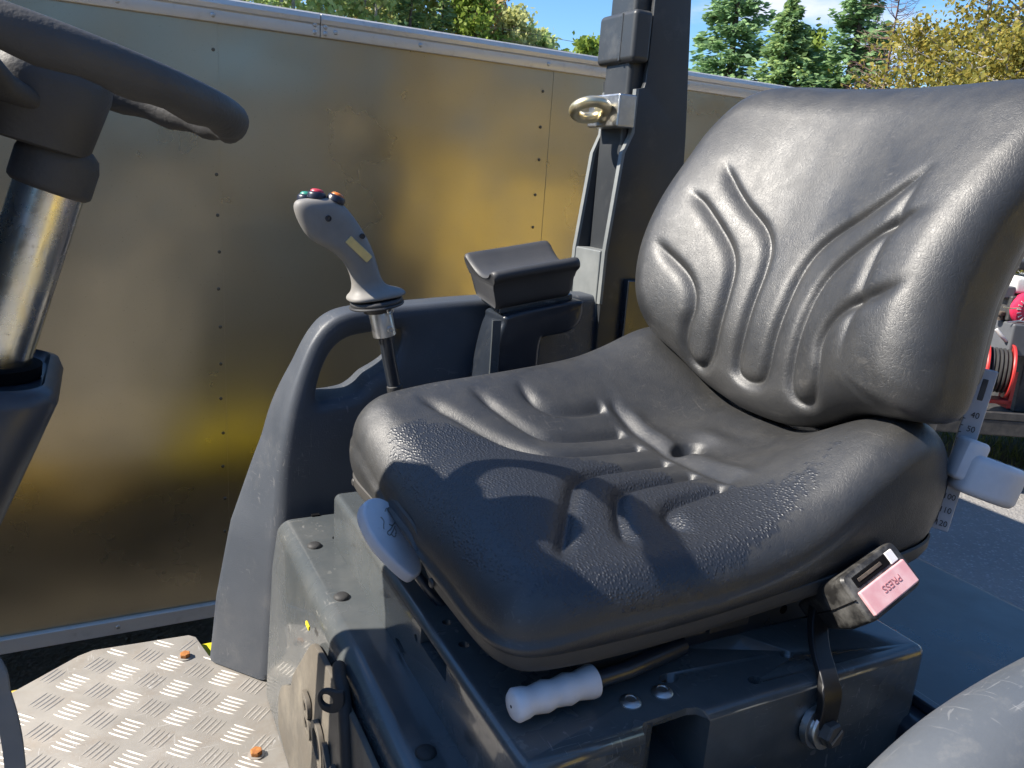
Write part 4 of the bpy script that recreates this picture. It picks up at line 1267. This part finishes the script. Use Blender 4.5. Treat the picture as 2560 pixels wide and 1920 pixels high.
# --- column cowl, and an unseen console and rod added to shade the seat
def rrect(cx, cy, hx_, hy_, r, n=5):
    out = []
    for sx_, sy_, a0 in ((1, 1, 0), (-1, 1, 90), (-1, -1, 180), (1, -1, 270)):
        for k in range(n + 1):
            a = R(a0 + 90 * k / n)
            out.append((cx + sx_ * (hx_ - r) + r * math.cos(a), cy + sy_ * (hy_ - r) + r * math.sin(a)))
    return out
lv = [(1.497, -.112, .83, .056, .080, .030), (1.506, -.112, .83, .060, .086, .032), (1.503, -.112, .83, .067, .094, .036), (1.492, -.113, .83, .071, .099, .038), (1.44, -.134, .83, .068, .098, .038), (1.35, -.170, .83, .062, .094, .036), (1.24, -.214, .83, .058, .090, .034), (1.05, -.28, .83, .060, .095, .034), (.77, -.36, .83, .075, .12, .034)]
cvv = []
for z_, cx_, cy_, a_, b_, r_ in lv:
    for p in rrect(cx_, cy_, a_, b_, r_, 6): cvv.append((p[0], p[1], z_ + (p[0] - cx_) * -.10))
nn = 28
cff = [(i * nn + k, (i + 1) * nn + k, (i + 1) * nn + (k + 1) % nn, i * nn + (k + 1) % nn) for i in range(len(lv) - 1) for k in range(nn)]
cff.append(tuple(range(nn)))
cowl = mesh_obj("column_cowl", cvv, cff, COWL, ro, True, 60, label="smooth dark cowl around the foot of the steering column")
lathe("cowl_hole", (-.1000, .83, 1.4965), (.05, 0, 1), [(.043, 0), (.044, .0105)], HOLE, cowl, 32)
cons = [(.58, .80), (.600, 1.20), (.610, 1.50), (.590, 1.62), (.575, 1.86), (.62, 1.90), (1.06, 1.90), (1.106, 1.86), (1.106, 1.705), (1.062, 1.655), (1.018, 1.60), (1.010, 1.46), (1.00, 1.20), (1.00, .80)]
plate("shade_console", cons, [], .16, COWL, lambda u, v, w: (-.285 + w + (.28 * (v - 1.5) if v < 1.5 else -.04 * (v - 1.5)), u, v), ro, .02, 3)  # out of view; outline shaped to throw shade on the cushion and riser
tube("shadow_rod", [(-.235, 1.055, 1.05), (-.230, 1.056, 1.30), (-.222, 1.057, 1.50), (-.215, 1.058, 1.63)], .0185, PLASTIC, ro, 16)  # unseen rod, added to throw a shadow band on the console ledge
# thin skirt at the lower left corner
sk = catmull([(-.140, .620, 1.42), (-.083, .560, 1.372), (-.0745, .548, 1.345), (-.0700, .540, 1.318), (-.0690, .530, 1.280), (-.0720, .520, 1.20)], 6)
skv, skf = [], []
for i, p in enumerate(sk):
    skv += [(p[0] + .004, p[1], p[2]), (p[0] + .004, p[1] + .004, p[2] + .001), (p[0] - .008, p[1] + .004, p[2]), (p[0] - .008, p[1], p[2])]
for i in range(len(sk) - 1):
    for k in range(4): skf.append((4 * i + k, 4 * i + (k + 1) % 4, 4 * (i + 1) + (k + 1) % 4, 4 * (i + 1) + k))
skf += [(3, 2, 1, 0), tuple(range(4 * len(sk) - 4, 4 * len(sk)))]
SKIRT = simple("weathered_grey_trim", (0.12, 0.118, 0.112), (0.17, 0.165, 0.155), 0.5, 0.65, vscale=12)
mesh_obj("console_trim", skv, skf, SKIRT, ro, True, 40, .0008, 2)

# --- near side grab rail, lower right corner
GR = simple("grab_rail_plastic", (0.075, 0.085, 0.10), (0.10, 0.108, 0.118), 0.42, 0.6, vscale=5, bscale=260, bstr=0.18, bdist=0.001, dust=((0.24, 0.23, 0.21), 40, 0.52, 0.85, 0.4), scratch=((0.30, 0.30, 0.30), 22, 0.3))
gpath = catmull([(.345, .246, .70), (.365, .248, 1.00), (.392, .252, 1.17), (.432, .258, 1.252), (.495, .263, 1.296), (.585, .268, 1.318), (.72, .272, 1.330), (.90, .274, 1.336), (1.10, .274, 1.33)], 8)
tube("grab_rail", gpath, .047, GR, ro, 28, label="thick weathered grab rail in the near lower right corner")

# ------------------------------------------------------------------ utility trailer with engine and hose reel (right edge)
ua, ub = Vector((math.cos(R(27.75)), -math.sin(R(27.75)), 0)), Vector((math.sin(R(27.75)), math.cos(R(27.75)), 0))
U = lambda a, b, z: Vector((4.80, 2.80, 0)) + ua * a + ub * b + Vector((0, 0, z))
def ubox(name, lo, hi, mat, parent, bevel=.006):
    return box(name, lo, hi, mat, parent, bevel, 2, basis(U(0, 0, 0), ua, ub, (0, 0, 1)))
ut = thing("utility_trailer", U(.6, .1, 0), "black utility trailer deck carrying red hose reel and small engine", "trailer")
ubox("deck", (-.45, -.12, .40), (2.2, 1.3, .50), DARKMETAL, ut, .01)
ubox("deck_lip", (-.45, -.125, .50), (2.2, -.09, .545), DARKMETAL, ut, .004)
ubox("tank_box", (.03, .02, .865), (.9, .6, 1.065), GREYBOX, ut, .015)
ubox("tank_stand", (.20, .10, .50), (.80, .55, .865), DARKMETAL, ut, .01)
for wx in (.9,):
    lathe("wheel", U(wx, -.05, .30), ub, [(.08, 0), (.18, 0), (.19, .02), (.28, .0), (.30, .03), (.30, .17), (.27, .2), (.08, .2)], RUBBER, ut)
rl_ = thing("hose_reel", U(0, .02, .545), "red hose reel wound with black hose behind the seat's right edge", "hose reel")
ax0 = Vector(ua) * 0.93 + Vector(ub) * -.36
ax0 = ax0.normalized()
rc = U(-.010, .03, .775)
for d, s_ in ((-.075, 1), (.062, 1)):
    lathe("reel_flange", rc + ax0 * d, ax0, [(.05, 0), (.145, .000), (.160, -.006), (.164, .0), (.162, .010), (.145, .008), (.05, .008)], REDPAINT, rl_, 44)
lathe("reel_drum", rc - ax0 * .07, ax0, [(.07, 0), (.07, .135)], REDPAINT, rl_, 28)
for i in range(6):
    lathe("hose_turn", rc + ax0 * (-.062 + .022 * i), ax0, [(.09, -.010), (.128, -.009), (.1355, -.004), (.136, .003), (.128, .0095), (.09, .010)], RUBBER, rl_, 36)
ubox("reel_frame", (-.10, -.02, .575), (.10, .09, .600), REDPAINT, rl_, .004)
ubox("reel_foot", (.075, -.02, .548), (.10, .09, .78), REDPAINT, rl_, .004)
ubox("reel_foot", (-.10, -.02, .548), (-.078, .09, .78), REDPAINT, rl_, .004)
tube("feed_hose", [U(-.05, .05, 1.02), U(-.02, .04, .985), U(.02, .05, .955), U(.05, .08, .94)], .011, WHITE, rl_, 10)
en = thing("small_engine", U(.15, .1, 1.065), "small engine with red recoil cover and white tank above grey box", "engine")
ubox("engine_block", (.03, .10, 1.066), (.42, .42, 1.22), DARKMETAL, en, .012)
rcv = lathe("recoil_cover", U(.135, .10, 1.148), -ub, [(.098, -.02), (.102, .0), (.098, .02), (.080, .036), (.060, .040), (.056, .034), (.02, .034)], REDPLASTIC, en, 44)
for k in range(20):
    a = 2 * math.pi * k / 20
    c_ = U(.135, .10, 1.148) - ub * .0385 + ua * math.cos(a) * .070 + Vector((0, 0, 1)) * math.sin(a) * .070
    er_ = ua * math.cos(a) + Vector((0, 0, 1)) * math.sin(a)
    box("cover_rib", (-.012, -.0022, -.002), (.012, .0022, .002), WHITE, rcv, 0, 1, basis(c_, er_, er_.cross(-ub), -ub))
lathe("cover_badge", U(.135, .10, 1.148) - ub * .034, -ub, [(.030, 0), (.030, .006), (.024, .008)], WHITE, rcv, 24)
tk = [tuple(p) for p in rrect(.17, 1.285, .125, .052, .03, 5)]
plate("fuel_tank", tk, [], .24, WHITE, lambda u, v, w: U(u, .24 + w, v), en, .02, 4)
ubox("air_cleaner", (-.02, .12, 1.20), (.06, .30, 1.275), GREYBOX, en, .01)
ubox("upper_guard", (.04, .12, 1.375), (.5, .40, 1.43), RUBBER, en, .012)
lathe("filler_cap", U(.005, .15, 1.064), (0, 0, 1), [(.026, 0), (.026, .030), (.034, .032), (.034, .052), (.028, .056)], BARK, en, 20)
tube("choke_rod", [U(-.03, .06, 1.155), U(.02, .055, 1.150), U(.06, .05, 1.158)], .004, ZINC, en, 8)
tube("throttle_rod", [U(.0, .04, 1.068), U(.06, .03, 1.082), U(.12, .02, 1.076)], .005, STEEL, en, 8)
# pale wall of a shed far behind, seen between seat and frame edge
sh = box("storage_shed", (15.5, 4.0, 0), (19.5, 8.5, 3.0), simple("pale_siding", (0.46, 0.45, 0.45), None, .7), None, .02)
tag(sh, "pale grey storage shed far behind the seat's right edge", "shed")

# grass strip behind the utility trailer
def blades(n, x0, x1, y0, y1, h0, h1, w, mat, name, rot=0.0):
    rg = np.random.default_rng(5)
    px, py = rg.uniform(x0, x1, n), rg.uniform(y0, y1, n)
    ang = rg.uniform(0, 2 * math.pi, n)
    h = rg.uniform(h0, h1, n)
    lean = rg.normal(0, .35, (n, 2)) * h[:, None]
    dx, dy = np.cos(ang) * w, np.sin(ang) * w
    V = np.zeros((n, 3, 3))
    V[:, 0] = np.column_stack([px - dx, py - dy, np.zeros(n)])
    V[:, 1] = np.column_stack([px + dx, py + dy, np.zeros(n)])
    V[:, 2] = np.column_stack([px + lean[:, 0], py + lean[:, 1], h])
    F = np.arange(n * 3).reshape(n, 3)
    me = bpy.data.meshes.new(name)
    me.from_pydata(V.reshape(-1, 3).tolist(), [], F.tolist())
    return finish(name, me, mat, None, False)
g_ = blades(26000, 5.3, 10.5, 2.9, 8.5, .03, .16, .006, LEAF_GRASS, "grass")
tag(g_, "short sunlit grass beyond the asphalt under the utility trailer", "grass", kind="stuff")
tag(mesh_obj("verge", [(5.2, 2.85, .022), (10.6, 2.85, .022), (10.6, 8.6, .022), (5.2, 8.6, .022)], [(0, 1, 2, 3)], DIRT), kind="structure")

# ------------------------------------------------------------------ made-up roller behind the camera, added for the trailer wall to reflect
r2 = thing("reflection_roller", (2.9, -2.6, 0), "made-up yellow road roller behind the camera, added for a blurred reflection in the trailer wall", "road roller")
M2 = Matrix.Translation((2.9, -2.6, 0)) @ Matrix.Rotation(R(38), 4, 'Z')
def b2(name, lo, hi, mat, bev): return box(name, lo, hi, mat, r2, bev, 3, M2)
b2("body", (-1.2, -.7, .55), (1.2, .7, 1.20), YELLOW, .05)
b2("hood", (-.1, -.6, 1.20), (1.25, .6, 1.75), YELLOW, .12)
b2("roof_canopy", (-1.3, -.7, 2.30), (.1, .7, 2.42), YELLOW, .03)
for px_, py_ in ((-1.25, -.65), (-1.25, .59), (-.02, -.65), (-.02, .59)):
    b2("canopy_post", (px_, py_, 1.15), (px_ + .06, py_ + .06, 2.3), POSTPAINT, .01)
b2("seat", (-.75, -.25, 1.20), (-.3, .25, 1.35), PLASTIC, .04)
for dx in (-1.15, 1.15):
    lathe("drum", M2 @ Vector((dx, -.65, .5)), M2.to_3x3() @ Vector((0, 1, 0)), [(.42, .03), (.48, 0), (.5, .02), (.5, 1.28), (.48, 1.3), (.42, 1.27)], STEEL, r2, 48)

# ------------------------------------------------------------------ trees
def quads(C, U_, V_):
    """centres (n,3) and half axes -> one mesh of separate leaf quads"""
    n = len(C)
    X = np.stack([C - U_ - V_ * .3, C + V_ * -1.0, C + U_ - V_ * .1, C + V_], 1).reshape(-1, 3)
    return X, np.arange(n * 4).reshape(n, 4)

def leaf_object(name, C, U_, V_, mat, parent):
    X, F = quads(C, U_, V_)
    n = len(F)
    me = bpy.data.meshes.new(name)
    me.vertices.add(len(X))
    me.vertices.foreach_set("co", X.astype(np.float32).ravel())
    me.loops.add(n * 4)
    me.loops.foreach_set("vertex_index", F.ravel().astype(np.int32))
    me.polygons.add(n)
    me.polygons.foreach_set("loop_start", np.arange(0, n * 4, 4, dtype=np.int32))
    me.update()
    me.validate()
    return finish(name, me, mat, parent, False)

def unit(a): return a / (np.linalg.norm(a, axis=1)[:, None] + 1e-9)

def multi_tube(name, paths, mat, parent, n=6):
    V_, F_ = [], []
    for path, radii in paths:
        v, f = tube_data(path, radii, n)
        k = len(V_)
        V_ += v
        F_ += [tuple(i + k for i in q) for q in f]
    return mesh_obj(name, V_, F_, mat, parent, True, 60)

def conifer(name, loc, h, r0, label, mat, seed, nb=230, per=46, leaf=.085, zlo=.08, group=None, ragged=.25, droop=.35, category="tree"):
    rg = np.random.default_rng(seed)
    t = thing(name, loc, label, category, group)
    base = np.array(loc, float)
    lean = rg.normal(0, .015, 2) * h
    top = base + np.array([lean[0], lean[1], h])
    tube("trunk", [base, base + (top - base) * .5, top], [h * .022, h * .013, .012], BARK, t, 8)
    C, A, B = [], [], []
    limbs = []
    for i in range(nb):
        u = zlo + (1 - zlo) * (i + rg.random()) / nb
        u = min(u, .995)
        L = r0 * (1 - u) ** .85 * (1 + rg.normal(0, ragged)) + .10
        L = max(L, .08)
        a = rg.uniform(0, 2 * math.pi)
        d = np.array([math.cos(a), math.sin(a), 0])
        s = base + (top - base) * u
        upk = .25 * u
        m = max(6, int(per * (L / r0 + .15)))
        q = rg.beta(2.0, 1.1, m)
        side = np.array([-d[1], d[0], 0])
        pts = s + d * (q * L)[:, None] + np.array([0, 0, 1]) * ((upk * q - droop * q ** 1.6 + .22 * q ** 3) * L)[:, None]
        spread = (.05 + .16 * q * (1 - q * .7)) * L
        pts += side * rg.normal(0, 1, m)[:, None] * spread[:, None] + np.array([0, 0, 1]) * rg.normal(-.02, .035, m)[:, None] * (1 + L)
        dirs = unit(d + side * rg.normal(0, .55, m)[:, None] + np.array([0, 0, 1]) * rg.normal(-.12, .25, m)[:, None])
        sz = leaf * rg.uniform(.6, 1.4, m)
        nrm = unit(rg.normal(0, .6, (m, 3)) + np.array([0, 0, 1]))
        w_ = unit(np.cross(dirs, nrm))
        C.append(pts); A.append(dirs * sz[:, None]); B.append(w_ * (sz * .42)[:, None])
        if i % 3 == 0 and L > .3: limbs.append(([s, s + d * L * .5 + np.array([0, 0, -.02 * L]), s + d * L * .85 + np.array([0, 0, (-droop * .4) * L])], [.012 + .006 * L, .009, .003]))
    multi_tube("branches", limbs, BARK, t, 4)
    leaf_object("crown", np.concatenate(C), np.concatenate(A), np.concatenate(B), mat, t)
    return t

def broadleaf(name, loc, h, spread, label, mat, seed, nleaf=9000, leaf=.05, clumps=90, bark=BARK, group=None, zlo=.25, tight=.16, stems=1, category="tree", sq=1.0):
    rg = np.random.default_rng(seed)
    t = thing(name, loc, label, category, group)
    base = np.array(loc, float)
    paths = []
    tips = []
    for s_ in range(stems):
        off = rg.normal(0, .12, 2) * (stems > 1) * spread
        tp = base + np.array([off[0] + rg.normal(0, .05) * h, off[1] + rg.normal(0, .05) * h, h * rg.uniform(.86, .97)])
        mid = base + (tp - base) * .5 + np.append(rg.normal(0, .03, 2) * h, 0)
        trunk = catmull([base, mid, tp], 6)
        paths.append((trunk, list(np.linspace(h * .020, .008, len(trunk)))))
        k = clumps // stems
        for i in range(k):
            u = zlo + (1 - zlo) * (i + rg.random()) / k
            p0 = trunk[min(int(u * len(trunk)), len(trunk) - 1)]
            prof = (math.sin(math.pi * min(max((u - zlo) / (1 - zlo), 0.02), .98) ** .75) ** .7) * sq
            a = rg.uniform(0, 2 * math.pi)
            L = spread * prof * (rg.uniform(.25, 1.0) ** .6)
            e = p0 + np.array([math.cos(a) * L, math.sin(a) * L, L * rg.uniform(.15, .75)])
            e[2] = min(e[2], base[2] + h * 1.03)
            paths.append(([p0, p0 + (e - p0) * .55 + np.array([0, 0, -.06 * L]), e], [.006 + .009 * L, .006 + .003 * L, .003]))
            tips.append((p0, e))
    multi_tube("trunk", paths, bark, t, 5)
    C, A, B = [], [], []
    per = max(nleaf // max(len(tips), 1), 4)
    for p0, e in tips:
        m = int(per * rg.uniform(.4, 1.6))
        q = rg.beta(3, 1.2, m)
        pts = p0 + (e - p0) * q[:, None] + rg.normal(0, 1, (m, 3)) * (tight * spread * (.35 + .65 * q))[:, None] * np.array([1, 1, .75])
        sz = leaf * rg.uniform(.6, 1.35, m)
        d = unit(rg.normal(0, 1, (m, 3)) + np.array([0, 0, -.5]))
        w_ = unit(np.cross(d, unit(rg.normal(0, 1, (m, 3)))))
        C.append(pts); A.append(d * sz[:, None]); B.append(w_ * (sz * .62)[:, None])
    leaf_object("crown", np.concatenate(C), np.concatenate(A), np.concatenate(B), mat, t)
    return t

conifer("spruce_tree", (14.78, 17.15, 0), 8.3, 1.85, "tall dark green spruce just right of the roll bar post", LEAF_SPRUCE, 1, 330, 88, .10, droop=.26, ragged=.30)
conifer("spruce_tree", (15.01, 15.54, 0), 6.3, 1.75, "shorter full spruce with thin bare leader, second from the post", LEAF_FIR, 2, 320, 92, .095, droop=.20, ragged=.26)
conifer("spruce_tree", (15.97, 14.65, 0), 7.6, 1.65, "dark pointed spruce above the middle of the backrest", LEAF_SPRUCE, 3, 320, 88, .095, droop=.28, ragged=.30)
broadleaf("maple_tree", (16.2, 16.4, 0), 6.1, 1.1, "small lime green tree tucked behind the second spruce", LEAF_LIME, 4, 5200, .075, 60, zlo=.35)
# bare larch
def bare_tree(name, loc, h, label, seed):
    rg = np.random.default_rng(seed)
    t = thing(name, loc, label, "tree")
    base = np.array(loc, float)
    top = base + np.array([.1, .05, h])
    paths = [([base, base + (top - base) * .5, top], [.07, .045, .008])]
    for i in range(150):
        u = .25 + .75 * (i + rg.random()) / 150
        s = base + (top - base) * u
        a = rg.uniform(0, 2 * math.pi)
        L = (1.5 * (1 - u) + .25) * rg.uniform(.6, 1.1)
        d = np.array([math.cos(a), math.sin(a), rg.uniform(.1, .5)])
        e = s + d * L
        paths.append(([s, s + d * L * .5 + np.array([0, 0, -.03]), e], [.011, .007, .003]))
        for j in range(5):
            q = rg.uniform(.3, .95)
            b = s + d * L * q
            dd = d * .5 + rg.normal(0, .45, 3)
            paths.append(([b, b + dd * .22 * L, b + dd * .42 * L], [.005, .004, .002]))
    multi_tube("trunk", paths, TWIG, t, 3)
bare_tree("larch_tree", (15.56, 12.99, 0), 6.9, "bare reddish larch with fine twigs between spruce and birches", 5)
broadleaf("birch_tree", (12.55, 9.35, 0), 4.75, 1.35, "yellow-green birch with open crown above the backrest", LEAF_BIRCH, 6, 9000, .040, 120, BIRCHBARK, "birches behind the seat", .2, .13, 3)
broadleaf("birch_tree", (12.55, 8.35, 0), 6.0, 1.5, "tall yellowing birch at the upper right corner", LEAF_BIRCH, 7, 11000, .040, 140, BIRCHBARK, "birches behind the seat", .18, .13, 3)
broadleaf("birch_tree", (14.0, 9.7, 0), 4.1, 1.5, "low olive birch behind the two yellow ones", LEAF_OLIVE, 8, 8500, .05, 100, BIRCHBARK, "birches behind the seat", .15, .16, 2)
broadleaf("birch_tree", (11.65, 7.2, 0), 4.2, 1.3, "bushy golden birch nearest the right edge", LEAF_BIRCH, 9, 9000, .038, 100, BIRCHBARK, "birches behind the seat", .15, .15, 2)
broadleaf("birch_tree", (13.8, 10.9, 0), 4.05, 1.15, "small pale birch below the bare larch", LEAF_OLIVE, 13, 6500, .045, 80, BIRCHBARK, "birches behind the seat", .15, .15, 2)
broadleaf("shrub_tree", (14.2, 22.9, 0), 6.35, 1.0, "bright lime green young tree left of the roll bar post", LEAF_LIME, 10, 6000, .085, 70, zlo=.35)
broadleaf("shrub_tree", (18.7, 22.6, 0), 5.3, 1.5, "low lime bush showing just right of the post above the trailer", LEAF_LIME, 12, 3000, .10, 50, zlo=.4)

# hillside wood above the trailer: every tree in view on its own
kinds = [("b", LEAF_GREEN, "green broadleaf tree"), ("b", LEAF_OLIVE, "olive broadleaf tree"), ("b", LEAF_RUST, "russet autumn tree"), ("c", LEAF_FIR, "dark conifer"), ("b", LEAF_LIME, "lime green tree")]
rows = [  # (screen order from left) x, y, height above hill, spread, kind
    (6.0, 50, 13.5, 3.0, 1), (8.2, 55, 14.5, 3.2, 0), (9.8, 50, 13.0, 2.6, 0), (11.2, 56, 14.0, 3.0, 1), (12.6, 51, 12.5, 2.5, 0),
    (14.0, 56, 13.5, 2.8, 3), (15.4, 52, 12.0, 2.5, 0), (16.8, 56, 12.6, 2.6, 1), (18.0, 52, 11.2, 1.7, 3), (19.4, 56, 12.2, 2.5, 0),
    (20.4, 52, 10.4, 1.5, 3), (21.8, 56, 11.6, 2.5, 1), (23.2, 53, 10.4, 2.2, 4), (24.4, 58, 12.2, 2.6, 2), (26.0, 57, 11.4, 2.6, 2),
    (27.2, 55, 9.8, 2.2, 1), (28.8, 59, 10.4, 2.3, 1), (30.2, 57, 9.0, 2.0, 0), (31.6, 60, 9.2, 1.7, 1), (33.0, 61, 9.6, 1.6, 1),
    (34.4, 60, 8.0, 1.8, 4), (35.8, 62, 8.0, 1.9, 1), (37.4, 62, 7.4, 1.9, 0), (39.2, 63, 7.2, 2.0, 4), (17.5, 62, 14.0, 2.8, 2), (22.5, 64, 13.2, 2.8, 1), (28.0, 65, 11.6, 2.4, 2)]
where = ["far left above the trailer rail", "next to the leftmost trunks on the hill", "on the hill left of the rail joint", "just above the rail joint", "right of the rail joint on the hill",
         "dark among the left hill trees", "over the left half of the top rail", "second row above the left rail", "narrow one left of the russet trees", "rounded one left of the russet trees",
         "narrow one below the russet crowns", "left neighbour of the russet trees", "low one in front of the russet trees", "tallest russet crown on the hill", "right-hand russet crown on the hill",
         "just right of the russet crowns", "at mid slope above the rail", "at mid slope in front", "thin one where the slope falls", "thin last tall one on the slope",
         "low one near the foot of the slope", "at the foot of the slope", "small one near the lime tree", "half hidden beside the roll bar sleeve", "in the back row on the left", "in the back row at the middle", "in the back row on the right"]
for i, (x, y, h, sp, kd) in enumerate(rows):
    typ, lm, nm = kinds[kd]
    z0 = float(hill_h(x, y))
    h = h - z0 + 3.9
    lab = nm + " " + where[i]
    if typ == "c":
        conifer("hill_conifer", (x, y, z0), h, sp * .9, lab, lm, 100 + i, 130, 26, .22, .05, "trees on the hillside")
    else:
        broadleaf("hill_tree", (x, y, z0), h, sp, lab, lm, 100 + i, 2600, .20, 70, BIRCHBARK if kd in (0, 1) else BARK, "trees on the hillside", .12, .17, 2)
# dark wood closing the yard behind the photographer, one mass
rg = np.random.default_rng(77)
n_ = 16000
th_ = rg.uniform(math.pi * 1.02, math.pi * 1.98, n_)
rad_ = rg.uniform(24, 30, n_)
zz_ = rg.beta(1.3, 1.2, n_) * (7.5 + 1.6 * np.sin(th_ * 9) + 1.1 * np.sin(th_ * 23))
C = np.column_stack([np.cos(th_) * rad_ + 2, np.sin(th_) * rad_, zz_])
d = unit(rg.normal(0, 1, (n_, 3))); w_ = unit(np.cross(d, rg.normal(0, 1, (n_, 3))))
wd = leaf_object("wood", C, d * .8, w_ * .6, leaf_mat("autumn_wood", [(0.13, 0.10, 0.05), (0.20, 0.15, 0.07), (0.10, 0.09, 0.045), (0.17, 0.11, 0.06)], 0.3), None)
tag(wd, "dark wood closing the yard behind the photographer", "wood", kind="stuff")
# power lines right of the post
for k, dz in enumerate((0, .55, .85)):
    p0, p1 = Vector((20.0, 42.0, 9.55 - dz)), Vector((52.0, 22.0, 7.4 - dz * .95))
    pts = [p0.lerp(p1, t / 14) + Vector((0, 0, -1.1 * (1 - (2 * t / 14 - 1) ** 2) * .6)) for t in range(15)]
    w = tube("power_line", pts, .013, RUBBER, None, 5)
    tag(w, ["uppermost power line wire right of the post", "middle power line wire right of the post", "lowest power line wire right of the post"][k], "wire", "power line wires")
